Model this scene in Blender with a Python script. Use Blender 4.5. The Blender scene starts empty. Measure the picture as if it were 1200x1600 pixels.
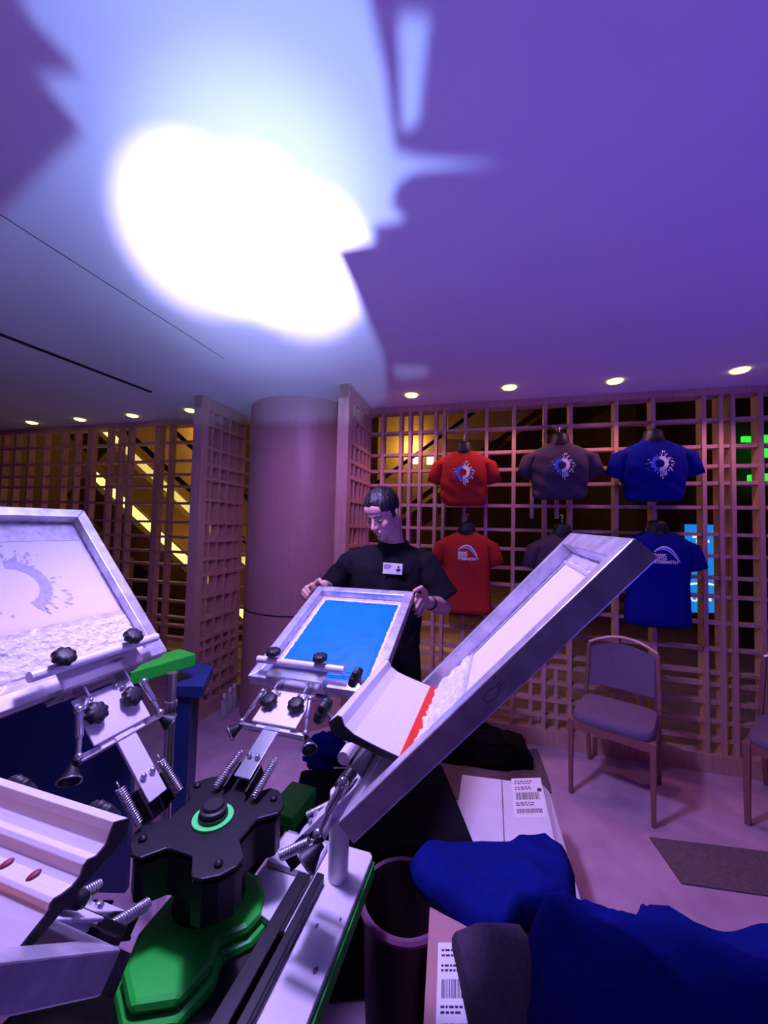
import bpy, bmesh, math, random
from mathutils import Vector as V, Matrix as M, noise as NZ
random.seed(7)
S = bpy.context.scene
C = S.collection
PI = math.pi
# ---------------------------------------------------------------- camera
F = 600.0; PITCH = math.radians(2.4); ROLL = .024
cf = V((0, math.cos(PITCH), math.sin(PITCH))); cu0 = V((0, -math.sin(PITCH), math.cos(PITCH))); cr0 = V((1, 0, 0))
cc = math.sqrt(1 - ROLL * ROLL)
cr = cr0 * cc + cu0 * ROLL; cu = cu0 * cc - cr0 * ROLL
CAM = V((0, 0, 1.6))
cd = bpy.data.cameras.new('camera'); cam = bpy.data.objects.new('camera', cd); C.objects.link(cam)
cd.sensor_fit = 'VERTICAL'; cd.sensor_height = 36; cd.lens = 36 * F / 1600; cd.clip_start = .02
cam.matrix_world = M(((cr.x, cu.x, -cf.x, 0), (cr.y, cu.y, -cf.y, 0), (cr.z, cu.z, -cf.z, 1.6), (0, 0, 0, 1)))
S.camera = cam
def ray(u, v): return cf + cr * ((u - 600) / F) + cu * ((800 - v) / F)
def at(u, v, d): return CAM + ray(u, v) * d
def onz(u, v, z):
    d = ray(u, v); return CAM + d * ((z - 1.6) / d.z)
# ---------------------------------------------------------------- world, exposure, lamps
w = bpy.data.worlds.new('world'); S.world = w; w.use_nodes = True
w.node_tree.nodes['Background'].inputs[0].default_value = (.50, .05, .85, 1)
w.node_tree.nodes['Background'].inputs[1].default_value = .07
S.view_settings.view_transform = 'Standard'; S.view_settings.look = 'None'
S.view_settings.exposure = 0.0; S.view_settings.gamma = 1
def lamp(name, kind, loc, energy, color, target=None, **k):
    d = bpy.data.lights.new(name, kind); o = bpy.data.objects.new(name, d); C.objects.link(o)
    o.location = loc; d.energy = energy; d.color = color
    for a, b in k.items(): setattr(d, a, b)
    if target is not None: o.rotation_euler = (V(target) - V(loc)).to_track_quat('-Z', 'Y').to_euler()
    return o
PL = V((.12, -.45, 1.28))
HC = 2.64
BLOB = V((-.52, 1.28, HC))
lamp('projector_beam', 'SPOT', PL, 170, (.26, .46, 1.0), (-.25, 1.75, HC), spot_size=math.radians(104), spot_blend=1.0, shadow_soft_size=.003)
lamp('projector_halo', 'SPOT', PL, 190, (.36, .50, 1.0), (-.46, 1.62, HC), spot_size=math.radians(40), spot_blend=1.0, shadow_soft_size=.003)
lamp('projector_halo', 'SPOT', PL, 420, (.42, .50, 1.0), (-.50, 1.50, HC), spot_size=math.radians(28), spot_blend=1.0, shadow_soft_size=.003)
for hx, hy, he in ((-.70, 1.38, 2200), (-.50, 1.42, 2600), (-.34, 1.55, 2400)):
    lamp('projector_hotspot', 'SPOT', PL, he, (.52, .42, 1.0), (hx, hy, HC), spot_size=math.radians(15), spot_blend=1.0, shadow_soft_size=.003)
lamp('patch_bounce_fill', 'SPOT', (-.45, 1.25, 2.60), 185, (.50, .35, 1.0), (.55, 1.2, 0), spot_size=math.radians(112), spot_blend=.7, shadow_soft_size=.10)  # added fill below the ceiling, stands in for bounce off the bright patch
lamp('column_fill', 'SPOT', (-.25, 1.3, 2.56), 42, (.66, .24, 1.0), (-.62, 3.1, 1.5), spot_size=math.radians(62), spot_blend=1, shadow_soft_size=.08)  # unseen violet lamp added to tint the column and centre
lamp('ceiling_fill', 'SPOT', (1.9, -.3, .4), 150, (.16, .085, 1.0), (1.3, 1.2, HC), spot_size=math.radians(125), spot_blend=1, shadow_soft_size=.2)  # unseen uplight added to turn the ceiling bluer
lamp('ceiling_fill', 'SPOT', (-2.6, -.6, .5), 30, (.16, .07, 1.0), (-2.0, .8, HC), spot_size=math.radians(110), spot_blend=1, shadow_soft_size=.2)  # second unseen uplight, added for the left side
# ---------------------------------------------------------------- materials
def mat(name, col, rough=.6, metal=0, var=0., scale=20., bump=0., col2=None, emit=None, es=1., spec=.5, stretch=None, alpha=None):
    m = bpy.data.materials.new(name); m.use_nodes = True; n = m.node_tree.nodes; l = m.node_tree.links
    b = n['Principled BSDF']; b.inputs['Base Color'].default_value = (*col, 1); b.inputs['Roughness'].default_value = rough
    b.inputs['Metallic'].default_value = metal; b.inputs['Specular IOR Level'].default_value = spec
    tc = n.new('ShaderNodeTexCoord'); mp = n.new('ShaderNodeMapping'); l.new(tc.outputs['Object'], mp.inputs[0])
    if stretch: mp.inputs['Scale'].default_value = stretch
    tx = n.new('ShaderNodeTexNoise'); tx.inputs['Scale'].default_value = scale; tx.inputs['Detail'].default_value = 5
    l.new(mp.outputs[0], tx.inputs['Vector'])
    if var or col2:
        r = n.new('ShaderNodeValToRGB'); l.new(tx.outputs['Fac'], r.inputs[0]); l.new(r.outputs[0], b.inputs['Base Color'])
        c2 = col2 or tuple(c * (1 - var) for c in col)
        r.color_ramp.elements[0].position = .35; r.color_ramp.elements[1].position = .65
        r.color_ramp.elements[0].color = (*c2, 1); r.color_ramp.elements[1].color = (*col, 1)
    if bump:
        bp = n.new('ShaderNodeBump'); bp.inputs['Strength'].default_value = bump; bp.inputs['Distance'].default_value = .01
        l.new(tx.outputs['Fac'], bp.inputs['Height']); l.new(bp.outputs[0], b.inputs['Normal'])
    if emit: b.inputs['Emission Color'].default_value = (*emit, 1); b.inputs['Emission Strength'].default_value = es
    if alpha is not None: b.inputs['Alpha'].default_value = alpha
    return m
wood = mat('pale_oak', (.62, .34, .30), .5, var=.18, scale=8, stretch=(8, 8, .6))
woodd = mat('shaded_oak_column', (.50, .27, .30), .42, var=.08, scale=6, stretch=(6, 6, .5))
seam_m = mat('dark_seam', (.03, .01, .02), .8)
ceil_m = mat('painted_plaster', (.78, .76, .80), .9, var=.03, scale=3)
carpet = mat('carpet', (.56, .36, .50), .95, col2=(.44, .27, .40), scale=5, bump=.15)
matm = mat('dark_carpet_tile', (.17, .11, .14), .95, var=.3, scale=60, bump=.3)
alu = mat('aluminium', (.76, .74, .80), .36, .6, var=.35, scale=22)
alus = mat('brushed_aluminium', (.80, .78, .84), .40, .12, var=.05, scale=10, stretch=(1, 30, 30))
steel = mat('zinc_plated_steel', (.72, .70, .74), .22, .9, var=.1, scale=30)
blackm = mat('black_painted_steel', (.010, .008, .014), .45, .2, var=.2, scale=40)
rubber = mat('black_rubber_plastic', (.010, .008, .014), .5, 0, var=.2, scale=60)
green = mat('bright_green_enamel', (.02, .62, .05), .35, 0, var=.12, scale=12)
greenb = mat('fluorescent_green_plastic', (.10, .95, .20), .4, 0, emit=None)
whitep = mat('white_laminate', (.82, .80, .84), .45, 0, var=.14, scale=9)
meshm = mat('pale_screen_fabric', (.80, .78, .84), .5, var=.05, scale=4)
tapem = mat('clear_white_tape', (.70, .66, .80), .25, var=.25, scale=40, bump=.5)
inkw = mat('white_plastisol_ink', (.9, .9, .92), .35, var=.25, scale=70, bump=1.0)
inkb = mat('blue_plastisol_ink', (.0, .21, .82), .3, var=.1, scale=12, bump=.1)
inkpk = mat('pink_tinted_fabric', (.80, .55, .80), .5, var=.1, scale=5)
greyprint = mat('grey_stencil_print', (.50, .48, .66), .6, var=.2, scale=60)
redb = mat('red_urethane', (.85, .05, .015), .35, var=.2, scale=30)
orangeb = mat('amber_urethane', (.75, .25, .04), .35, var=.35, scale=12)
navyp = mat('navy_enamel', (.008, .035, .16), .45, var=.15, scale=20)
blackcloth = mat('black_cloth', (.010, .008, .014), .95, var=.3, scale=80, spec=.1)
cardw = mat('white_cardboard', (.80, .78, .82), .8, var=.05, scale=15)
cardp = mat('brown_cardboard', (.52, .27, .26), .8, var=.08, scale=15)
blue_sh = mat('royal_blue_cotton', (.004, .008, .22), .9, var=.2, scale=50, bump=.2, spec=.1)
navy_sh = mat('deep_blue_cotton', (.004, .010, .17), .9, var=.2, scale=50, bump=.2, spec=.1)
grey_sh = mat('charcoal_cotton', (.075, .050, .085), .9, var=.2, scale=90, bump=.2, spec=.1)
red_sh = mat('red_cotton', (.42, .028, .022), .9, var=.12, scale=60, bump=.2, spec=.1)
white_pr = mat('white_print', (.9, .9, .9), .6)
blue_pr = mat('blue_print', (.03, .13, .75), .6)
ink_dk = mat('black_print', (.04, .03, .05), .7)
binm = mat('maroon_plastic', (.06, .02, .04), .35, var=.2, scale=10)
skin = mat('skin', (.62, .33, .27), .5, var=.1, scale=14)
hair = mat('black_hair', (.012, .009, .012), .45, var=.5, scale=60, bump=1.0, stretch=(1, 1, .25))
fab_ch = mat('chair_upholstery', (.17, .11, .20), .85, var=.15, scale=60, bump=.2)
wood_ch = mat('chair_beech', (.28, .11, .11), .4, var=.15, scale=10, stretch=(6, 6, .6))
chmet = mat('bronze_metal_rim', (.70, .45, .42), .3, .5)
glassm = mat('clear_plastic', (.8, .8, .9), .1, alpha=.45)
lampem = mat('warm_lamp_lens', (1, .9, .4), .5, emit=(1, .82, .30), es=2.2)
trimw = mat('lamp_trim_ring', (.8, .75, .5), .4, .3)
atr_m = mat('amber_lit_wall', (.55, .36, .16), .8, var=.35, scale=1.2)  # wall in its lit tone, warm light put into the colour
atr_d = mat('atrium_dark_panel', (.10, .045, .03), .7, var=.3, scale=2)
lum = mat('escalator_light_strip', (1, .9, .4), .5, emit=(1, .80, .22), es=1.5)
winl = mat('lit_white_panel', (1, 1, 1), .5, emit=(.95, .9, 1), es=2.5)
grn_l = mat('green_sign_light', (.1, 1, .1), .5, emit=(.03, .8, .04), es=1.2)
scr_b = mat('blue_display', (.02, .2, .8), .4, emit=(.01, .22, .72), es=1.0)
scr_w = mat('display_lettering', (.9, .9, .6), .4, emit=(.85, .9, .6), es=1.0)
# ---------------------------------------------------------------- mesh helpers
class MB:
    def __init__(s, X=None): s.v = []; s.f = []; s.X = X or M.Identity(4)
    def add(s, vs, fs, X=None):
        T = s.X @ X if X is not None else s.X; k = len(s.v)
        s.v += [tuple(T @ V(p)) for p in vs]; s.f += [tuple(i + k for i in f) for f in fs]; return s
    def box(s, c, d, R=None):
        x, y, z = (q / 2 for q in d)
        vs = [(a * x, b * y, e * z) for a in (-1, 1) for b in (-1, 1) for e in (-1, 1)]
        fs = [(0, 1, 3, 2), (4, 6, 7, 5), (0, 4, 5, 1), (2, 3, 7, 6), (0, 2, 6, 4), (1, 5, 7, 3)]
        X = M.Translation(c)
        if R is not None: X = X @ R.to_4x4()
        return s.add(vs, fs, X)
    def prism(s, poly, z0, z1, X=None):          # polygon in xy extruded in z
        n = len(poly)
        vs = [(p[0], p[1], z0) for p in poly] + [(p[0], p[1], z1) for p in poly]
        fs = [tuple(range(n - 1, -1, -1)), tuple(range(n, 2 * n))] + [(i, (i + 1) % n, n + (i + 1) % n, n + i) for i in range(n)]
        return s.add(vs, fs, X)
    def rings(s, rings, cap=True, X=None):
        n = len(rings[0]); vs = [p for r in rings for p in r]; fs = []
        for i in range(len(rings) - 1):
            for j in range(n):
                a = i * n + j; b = i * n + (j + 1) % n; fs.append((a, b, b + n, a + n))
        if cap: fs.append(tuple(range(n - 1, -1, -1))); fs.append(tuple(range((len(rings) - 1) * n, len(rings) * n)))
        return s.add(vs, fs, X)
    def tube(s, pts, r, n=12, X=None, cap=True):
        pts = [V(p) for p in pts]; rs = r if isinstance(r, (list, tuple)) else [r] * len(pts)
        rings = []; up = None
        for i, p in enumerate(pts):
            t = (pts[min(i + 1, len(pts) - 1)] - pts[max(i - 1, 0)]).normalized()
            if up is None: up = V((0, 0, 1)) if abs(t.z) < .9 else V((1, 0, 0))
            a = t.cross(up).normalized(); b = a.cross(t).normalized(); up = b
            rings.append([tuple(p + a * math.cos(2 * PI * k / n) * rs[i] + b * math.sin(2 * PI * k / n) * rs[i]) for k in range(n)])
        return s.rings(rings, cap, X)
    def capsule(s, pts, rs, n=14, X=None):      # tube with rounded ends
        pts = [V(p) for p in pts]; rs = list(rs)
        d0 = (pts[0] - pts[1]).normalized(); d1 = (pts[-1] - pts[-2]).normalized()
        P = [pts[0] + d0 * rs[0] * q for q in (.98, .8, .45)] + pts + [pts[-1] + d1 * rs[-1] * q for q in (.45, .8, .98)]
        R = [rs[0] * q for q in (.2, .6, .89)] + rs + [rs[-1] * q for q in (.89, .6, .2)]
        return s.tube(P, R, n, X)
    def lathe(s, prof, n=24, X=None, ring=False):            # profile (r,z)
        if ring: prof = list(prof) + [prof[0]]
        return s.rings([[(r * math.cos(2 * PI * k / n), r * math.sin(2 * PI * k / n), z) for k in range(n)] for r, z in prof], not ring, X)
    def ell(s, c, r, n=16, X=None, R=None):
        T = M.Translation(c) @ (R.to_4x4() if R is not None else M.Identity(4))
        if X is not None: T = X @ T
        rg = []
        for i in range(1, n):
            a = PI * i / n - PI / 2
            rg.append([(r[0] * math.cos(a) * math.cos(2 * PI * k / n), r[1] * math.cos(a) * math.sin(2 * PI * k / n), r[2] * math.sin(a)) for k in range(n)])
        return s.rings(rg, True, T)
    def build(s, name, m, parent=None, smooth=False, bevel=0, recalc=True):
        me = bpy.data.meshes.new(name); me.from_pydata(s.v, [], s.f)
        bm = bmesh.new(); bm.from_mesh(me)
        if recalc: bmesh.ops.recalc_face_normals(bm, faces=bm.faces)
        bm.to_mesh(me); bm.free()
        o = bpy.data.objects.new(name, me); C.objects.link(o)
        if m: me.materials.append(m)
        if parent is not None: o.parent = parent
        if smooth:
            for p in me.polygons: p.use_smooth = True
            if smooth != 'all': 
                try: me.set_sharp_from_angle(angle=math.radians(40))
                except Exception: pass
        if bevel:
            b = o.modifiers.new('bevel', 'BEVEL'); b.width = bevel; b.segments = 2; b.limit_method = 'ANGLE'; b.angle_limit = .7
        return o
def tag(o, label, cat, group=None):
    o['label'] = label; o['category'] = cat
    if group: o['group'] = group
    return o
def struct(o): o['kind'] = 'structure'; return o
def thing(name, label, cat, X=None, group=None):
    o = bpy.data.objects.new(name, None); C.objects.link(o); o.empty_display_size = .05
    if X is not None: o.matrix_world = X if isinstance(X, M) else M.Translation(X)
    return tag(o, label, cat, group)
def fr(O, X, Y):
    X = V(X).normalized(); Y = V(Y); Y = (Y - X * X.dot(Y)).normalized(); Z = X.cross(Y)
    return M(((X.x, Y.x, Z.x, O[0]), (X.y, Y.y, Z.y, O[1]), (X.z, Y.z, Z.z, O[2]), (0, 0, 0, 1)))
def textmesh(s, size, ext=.001, bold=.0):
    cu_ = bpy.data.curves.new('txt', 'FONT'); cu_.body = s; cu_.size = size; cu_.extrude = ext; cu_.offset = bold; cu_.space_line = .85; cu_.resolution_u = 3
    o = bpy.data.objects.new('txt', cu_); C.objects.link(o)
    dg = bpy.context.evaluated_depsgraph_get(); dg.update()
    me = bpy.data.meshes.new_from_object(o.evaluated_get(dg))
    vs = [tuple(v.co) for v in me.vertices]; fs = [tuple(p.vertices) for p in me.polygons]
    bpy.data.objects.remove(o); bpy.data.meshes.remove(me)
    return vs, fs
# ---------------------------------------------------------------- the beam's gobo, an unseen plate added to cut the patch on the ceiling
ax = (BLOB - PL).normalized(); gx = ax.cross(V((0, 0, 1))).normalized(); gy = gx.cross(ax)
GD = .24
def gob(u, v):
    P = onz(u, v, HC); d = P - PL; t = GD / d.dot(ax); q = d * t; return (q.dot(gx), q.dot(gy))
hole = [(40, -40), (30, 10), (128, 112), (58, 118), (128, 205), (-5, 340), (-200, 430), (-300, 600), (-60, 662), (300, 658), (560, 652), (606, 625), (600, 555), (528, 398), (497, 394), (590, 378), (580, 354), (636, 345), (612, 318), (622, 286), (650, 268), (790, 256), (655, 246), (618, 236), (602, 110), (578, 0), (570, -40)]
hole2 = [(612, 570), (672, 572), (668, 590), (622, 594)]
hole3 = [(622, 20), (672, 25), (655, 190), (628, 205)]
pc = bpy.data.curves.new('gobo_plate', 'CURVE'); pc.dimensions = '2D'; pc.fill_mode = 'BOTH'; pc.extrude = .0008
for poly in ([(-.45, -.42), (.45, -.42), (.45, .42), (-.45, .42)], [gob(*p) for p in hole], [gob(*p) for p in hole2], [gob(*p) for p in hole3]):
    sp = pc.splines.new('POLY'); sp.points.add(len(poly) - 1); sp.use_cyclic_u = True
    for i, p in enumerate(poly): sp.points[i].co = (p[0], p[1], 0, 1)
tmp = bpy.data.objects.new('t', pc); C.objects.link(tmp); dg = bpy.context.evaluated_depsgraph_get(); dg.update()
gm = bpy.data.meshes.new_from_object(tmp.evaluated_get(dg)); bpy.data.objects.remove(tmp); gm.materials.clear(); gm.materials.append(blackm)
pj = thing('effect_projector', 'unseen black light projector added behind the camera to throw a jagged patch on the ceiling', 'stage light', M(((gx.x, gy.x, -ax.x, PL.x), (gx.y, gy.y, -ax.y, PL.y), (gx.z, gy.z, -ax.z, PL.z), (0, 0, 0, 1))))
go = bpy.data.objects.new('gobo_plate', gm); C.objects.link(go); go.parent = pj; go.location = (0, 0, -GD)
hb = MB()
hb.lathe([(.001, .26), (.06, .26), (.08, .10), (.08, .04), (.02, .03)], 20); hb.build('housing', blackm, pj, True)
hs = MB(fr(V((0, 0, 0)), (1, 0, 0), (0, 1, 0))); hs.tube([(-.1, 0, .15), (-.1, -.2, .15)], .012); hs.build('bracket', blackm, pj, True)
st_ = MB(); st_.tube([(PL.x, PL.y - .2, .0), (PL.x, PL.y - .2, 1.0)], .018)
for k in range(3):
    a = k * 2.094 - .5; st_.tube([(PL.x, PL.y - .15, .35), (PL.x + math.cos(a) * .3, PL.y - .15 + math.sin(a) * .3, .01)], .01, 8)
tag(st_.build('light_stand', blackm, None, True), 'unseen black tripod stand under the added light projector behind the camera', 'stand')
# ---------------------------------------------------------------- room shell
W0 = V((-.077, 3.30, 0)); dW = V((1, -.269, 0)).normalized(); nW = V((-dW.y, dW.x, 0))
WX = M(((dW.x, nW.x, 0, W0.x), (dW.y, nW.y, 0, W0.y), (0, 0, 1, 0), (0, 0, 0, 1)))   # wall frame: x along, y into the wall, z up
def wpx(u, v, off):                               # pixel to wall-frame point lying off metres in front of the wall
    d = ray(u, v); t = ((W0 - nW * off - CAM).dot(nW)) / d.dot(nW); P = CAM + d * t; return V(((P - W0).dot(dW), -off, P.z))
struct(MB().box((0, 4, -.05), (16, 16, .1)).build('floor', carpet))
cl = MB(WX); cl.box((0, -4.0, HC + .05), (16, 8.1, .1)); cl.box((0, .03, HC + .35), (16, .06, .7)); struct(cl.build('ceiling', ceil_m))
for nm, x in (('wall_left', -6.6), ('wall_right', 5.6)):
    struct(MB().box((x, 4, 2.3), (.1, 16, 4.8)).build(nm, atr_d))
struct(MB().box((-.5, 11.5, 2.4), (12.3, .1, 4.8)).build('wall_atrium_back', atr_d))
struct(MB().box((-.5, 8.2, 4.8), (12.3, 7.5, .1)).build('ceiling_atrium', atr_d))
HZ = [2.42, 2.23, 2.09, 1.97, 1.80, 1.61, 1.46, 1.31, 1.18, 1.0, .82, .66, .58, .46, .33, .21]
VX = [.05, .21, .29, .38, .51, .58, .75, .92, 1.13, 1.36, 1.54, 1.85, 2.09, 2.40, 2.50, 2.57, 2.73, 2.95, 3.1, 3.3, 3.6, 3.8, 4.1,
      -4.9, -4.6, -4.4, -4.18, -3.94, -3.66, -3.47, -3.26, -3.0, -2.85, -2.72, -2.35, -2.19, -1.85, -1.6, -1.45]
lw = MB(WX)
for z in HZ: lw.box((-.3, .045, z), (9.6, .06, .024))
for i, x in enumerate(VX):
    wd = .026 if x > -2.0 else .03
    if x == -2.35 or x == -3.26: wd = .07
    lw.box((x, .04, 1.32), (wd, .085 if x > 0 else .065, 2.56))
for x in (1.27, 1.45, 2.01, .66): lw.box((x, .05, .34), (.024, .05, .5))
lw.box((1.27, .05, 1.88), (.024, .05, .35)); lw.box((1.45, .05, 1.88), (.024, .05, .35))
lw.box((-.3, .05, 2.615), (9.6, .12, .05)); lw.box((-.3, .05, .06), (9.6, .12, .12))
struct(lw.build('wall_back_lattice', wood))
def fin(nm, s, L, zs, ys):
    b = MB(WX)
    b.box((s, -L + .04, 1.32), (.085, .08, 2.64)); b.box((s, -.03, 1.32), (.06, .06, 2.64))
    b.box((s, -L / 2, 2.585), (.075, L, .1)); b.box((s, -L / 2, .06), (.075, L, .12))
    for z in zs: b.box((s, -L / 2, z), (.075, L - .02, .028))
    for y in ys: b.box((s, -y, 1.32), (.065, .026, 2.6))
    struct(b.build(nm, wood))
fin('wall_fin_left', -1.33, .60, HZ, (.13, .24, .35, .46))
fin('wall_fin_centre', -.08, .60, HZ[::1], (.12, .22, .31, .42))
col = MB(WX); prof = [(.485, 0), (.485, .885), (.48, .89), (.48, .893), (.485, .898), (.485, 2.64)]
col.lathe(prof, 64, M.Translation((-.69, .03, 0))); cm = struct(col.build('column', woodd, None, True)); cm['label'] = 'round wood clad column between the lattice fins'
sm = MB(WX); sm.lathe([(.483, .886), (.4862, .886), (.4862, .896), (.483, .896)], 64, M.Translation((-.69, .03, 0)), True); struct(sm.build('trim_1', seam_m, None, True))
# ceiling slot and seam
a, b_ = onz(-30, 510, HC - .002), onz(236, 612, HC - .002)
struct(MB().tube([a, b_], .012, 4).build('trim_2', blackm))
a, b_ = onz(0, 335, HC), onz(350, 560, HC)
struct(MB().tube([a, b_], .0022, 4).build('trim_3', blackm))
# carpet tiles
def ground(name, px, label, m=matm, z=.008):
    P = [onz(u, v, .0) for u, v in px]; b = MB(); b.prism([(p.x, p.y) for p in P], .0005, z); return tag(b.build(name, m), label, 'mat')
ground('carpet_tile', [(1015, 1310), (1260, 1340), (1260, 1410), (1065, 1382)], 'dark square of carpet on the light floor right of the blue cloth')
ground('carpet_tile', [(500, 1172), (840, 1172), (860, 1228), (862, 1240), (560, 1260)], 'dark mat on the floor under the black bag and before the white box')
# atrium beyond the lattice
def escal(name, u0, v0, u1, v1, d, label, wdt=.9, h=.55, on=True):
    A = at(u0, v0, d); B = at(u1, v1, d); B.y = A.y
    dr = (B - A).normalized(); t = thing(name, label, 'escalator', A, 'escalators beyond the lattice'); L = (B - A).length
    X = fr(V((0, 0, 0)), dr, (0, 1, 0))
    up = 1 if X.col[2].z > 0 else -1
    MB(X).box((L / 2, wdt / 2, -.30 * up), (L, wdt, .35)).build('truss', atr_d, t)
    MB(X).box((L / 2, 0, .0), (L, .02, .10)).build('light_strip', lum if on else atr_d, t)
    mid = X @ V((L / 2, wdt / 2, 0)); MB().box((mid.x, mid.y, (mid.z - .4 - A.z) / 2 + 0), (.5, wdt * .8, max(.1, (mid.z - .4) + A.z))).build('support_pier', atr_d, t)
    MB(X).tube([(0, 0, .75 * up), (L, 0, .75 * up)], .035).build('handrail', blackm, t)
    MB(X).box((L / 2, 0, .4 * up), (L, .012, .65)).build('glass_balustrade', mat('balustrade_glass', (.8, .6, .2), .1, alpha=.3), t)
escal('escalator', 60, 575, 420, 905, 6.3, 'upper escalator with a glowing yellow side strip seen through the left lattice', .7)
escal('escalator', 140, 735, 420, 990, 5.4, 'lower escalator with a glowing yellow side strip seen through the left lattice', .7)
escal('escalator', 560, 850, 900, 600, 7.5, 'dark escalator rising to the right behind the red shirts', on=False)
def lit(name, u0, v0, u1, v1, d, m, label, cat, dep=.05):
    a = at(u0, v0, d); b = at(u1, v1, d); c = (a + b) / 2; return tag(MB().box(c, (abs(b.x - a.x), dep, abs(a.z - b.z))).build(name, m), label, cat)
lit('lit_window_panel', 645, 713, 655.5, 725, 8, winl, 'small white lit panel left, far behind the lattice beside the red shirt', 'lit panel')
lit('lit_window_panel', 667, 712, 679, 726, 8, winl, 'white lit panel right beside the sleeve of the upper red shirt', 'lit panel')
lit('dark_wall_panel', 1135, 560, 1330, 1150, 5.35, atr_d, 'dark wall panel carrying the green lights behind the right lattice', 'wall panel')
lit('green_light', 1160, 682, 1181, 691, 5.2, grn_l, 'small green light left, high behind the right lattice', 'light')
lit('green_light', 1170, 742, 1181, 752, 5.2, grn_l, 'small green light left, lower one behind the right lattice', 'light')
lit('green_light', 1193, 680, 1212, 715, 5.2, grn_l, 'green light at the right picture edge, upper one', 'light')
lit('green_light', 1193, 740, 1212, 752, 5.2, grn_l, 'green light at the right picture edge, lower one', 'light')
ds = thing('digital_display', 'tall glowing blue display panel behind the lattice beside the blue shirt', 'display', at(1094, 888, 4.2))
aa, bb = at(1073, 819, 4.2), at(1116, 957, 4.2); wd, hd = bb.x - aa.x, aa.z - bb.z
MB().box((0, .03, 0), (wd + .03, .05, hd + .03)).build('casing', blackm, ds); MB().box((0, 0, 0), (wd, .01, hd)).build('screen', scr_b, ds)
sw = MB()
for k in range(18):
    t0 = k / 18; sw.box((-wd / 2 + wd * (t0 + .03), -.008, -.19 * hd - .02 * (1 - 4 * (t0 - .5) ** 2) * -1.0), (wd / 16, .004, .018))
sw.lathe([(.03, 0), (.045, 0), (.045, .004), (.03, .004)], 16, M.Translation((-wd * .22, -.008, -.33 * hd)) @ M.Rotation(PI / 2, 4, 'X'), True)
for x_, h_ in ((-.02, .025), (.03, .03), (.07, .02), (.1, .045)): sw.box((x_, -.008, -.345 * hd), (.022, .004, h_))
for x_, z_ in ((-.06, .36), (.02, .38), (-.02, .31), (.07, .31), (-.05, .26)): sw.box((x_, -.008, z_ * hd), (.05, .004, .03))
sw.build('lettering', scr_w, ds)
lamp('atrium_warm_point', 'POINT', (-3.6, 8.2, 3.6), 90, (1, .62, .16), shadow_soft_size=.3)
lamp('atrium_warm_point', 'POINT', (.6, 8.5, 3.4), 80, (1, .62, .16), shadow_soft_size=.3)
lamp('atrium_warm_point', 'POINT', (.9, 5.2, .6), 6, (1, .62, .16), shadow_soft_size=.1)
lamp('atrium_warm_point', 'POINT', (-2.8, 4.9, 1.4), 3.5, (1, .50, .14), shadow_soft_size=.2)  # unseen warm point added behind the left lattice to light its bars
lit('amber_glow_panel', 592, 640, 690, 830, 8.6, atr_m, 'amber panel coloured as lit wall, behind the lattice left of the red shirts', 'wall panel')  # amber panels put warm light on the dark wall into colour
lit('amber_glow_panel', 700, 640, 880, 690, 8.6, atr_m, 'amber panel coloured as lit upper wall, above the red shirts', 'wall panel')
lit('amber_glow_panel', 640, 950, 700, 1000, 6.2, atr_m, 'amber panel coloured as a low glow, behind the lattice below the red shirt', 'wall panel')
lit('amber_glow_panel', 815, 1040, 900, 1105, 5.6, atr_m, 'amber panel coloured as a low glow, behind the lattice left of the chair', 'wall panel')
lit('amber_glow_panel', 205, 655, 312, 960, 8.8, atr_m, 'amber panel coloured as lit wall, behind the escalators at the left fin', 'wall panel')
# ceiling downlights
names = [((643, 617), 'recessed yellow downlight nearest the centre fin'), ((796, 605), 'recessed yellow downlight above the gap between red and grey shirts'), ((961, 595), 'recessed yellow downlight above the gap between grey and blue shirts'), ((1156, 578), 'recessed yellow downlight at the right end of the row'),
         ((50, 660), 'leftmost recessed yellow downlight, over the dark far left lattice'), ((125, 655), 'second recessed yellow downlight from the left'), ((207, 649), 'third recessed yellow downlight from the left'), ((298, 641), 'recessed yellow downlight beside the left fin')]
for i, ((u, v), lb) in enumerate(names):
    p = onz(u, v, HC); t = thing('recessed_downlight', lb, 'ceiling light', V((p.x, p.y, HC - .001)), 'recessed downlights')
    MB().lathe([(.050, -.001), (.044, -.010), (.040, -.010), (.036, -.002)], 32, None, True).build('trim_ring', lampem, t, True)
    MB().lathe([(.001, -.022), (.014, -.020), (.022, -.010), (.026, -.001), (.001, -.001)], 24).build('bulb', lampem, t, True)
    lamp('downlight_beam', 'SPOT', (p.x, p.y, HC - .03), 15 if i < 4 else .4, (1, .44, .55), (p.x + .02, p.y + .25, 0), spot_size=math.radians(110), spot_blend=.8, shadow_soft_size=.03)
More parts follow.
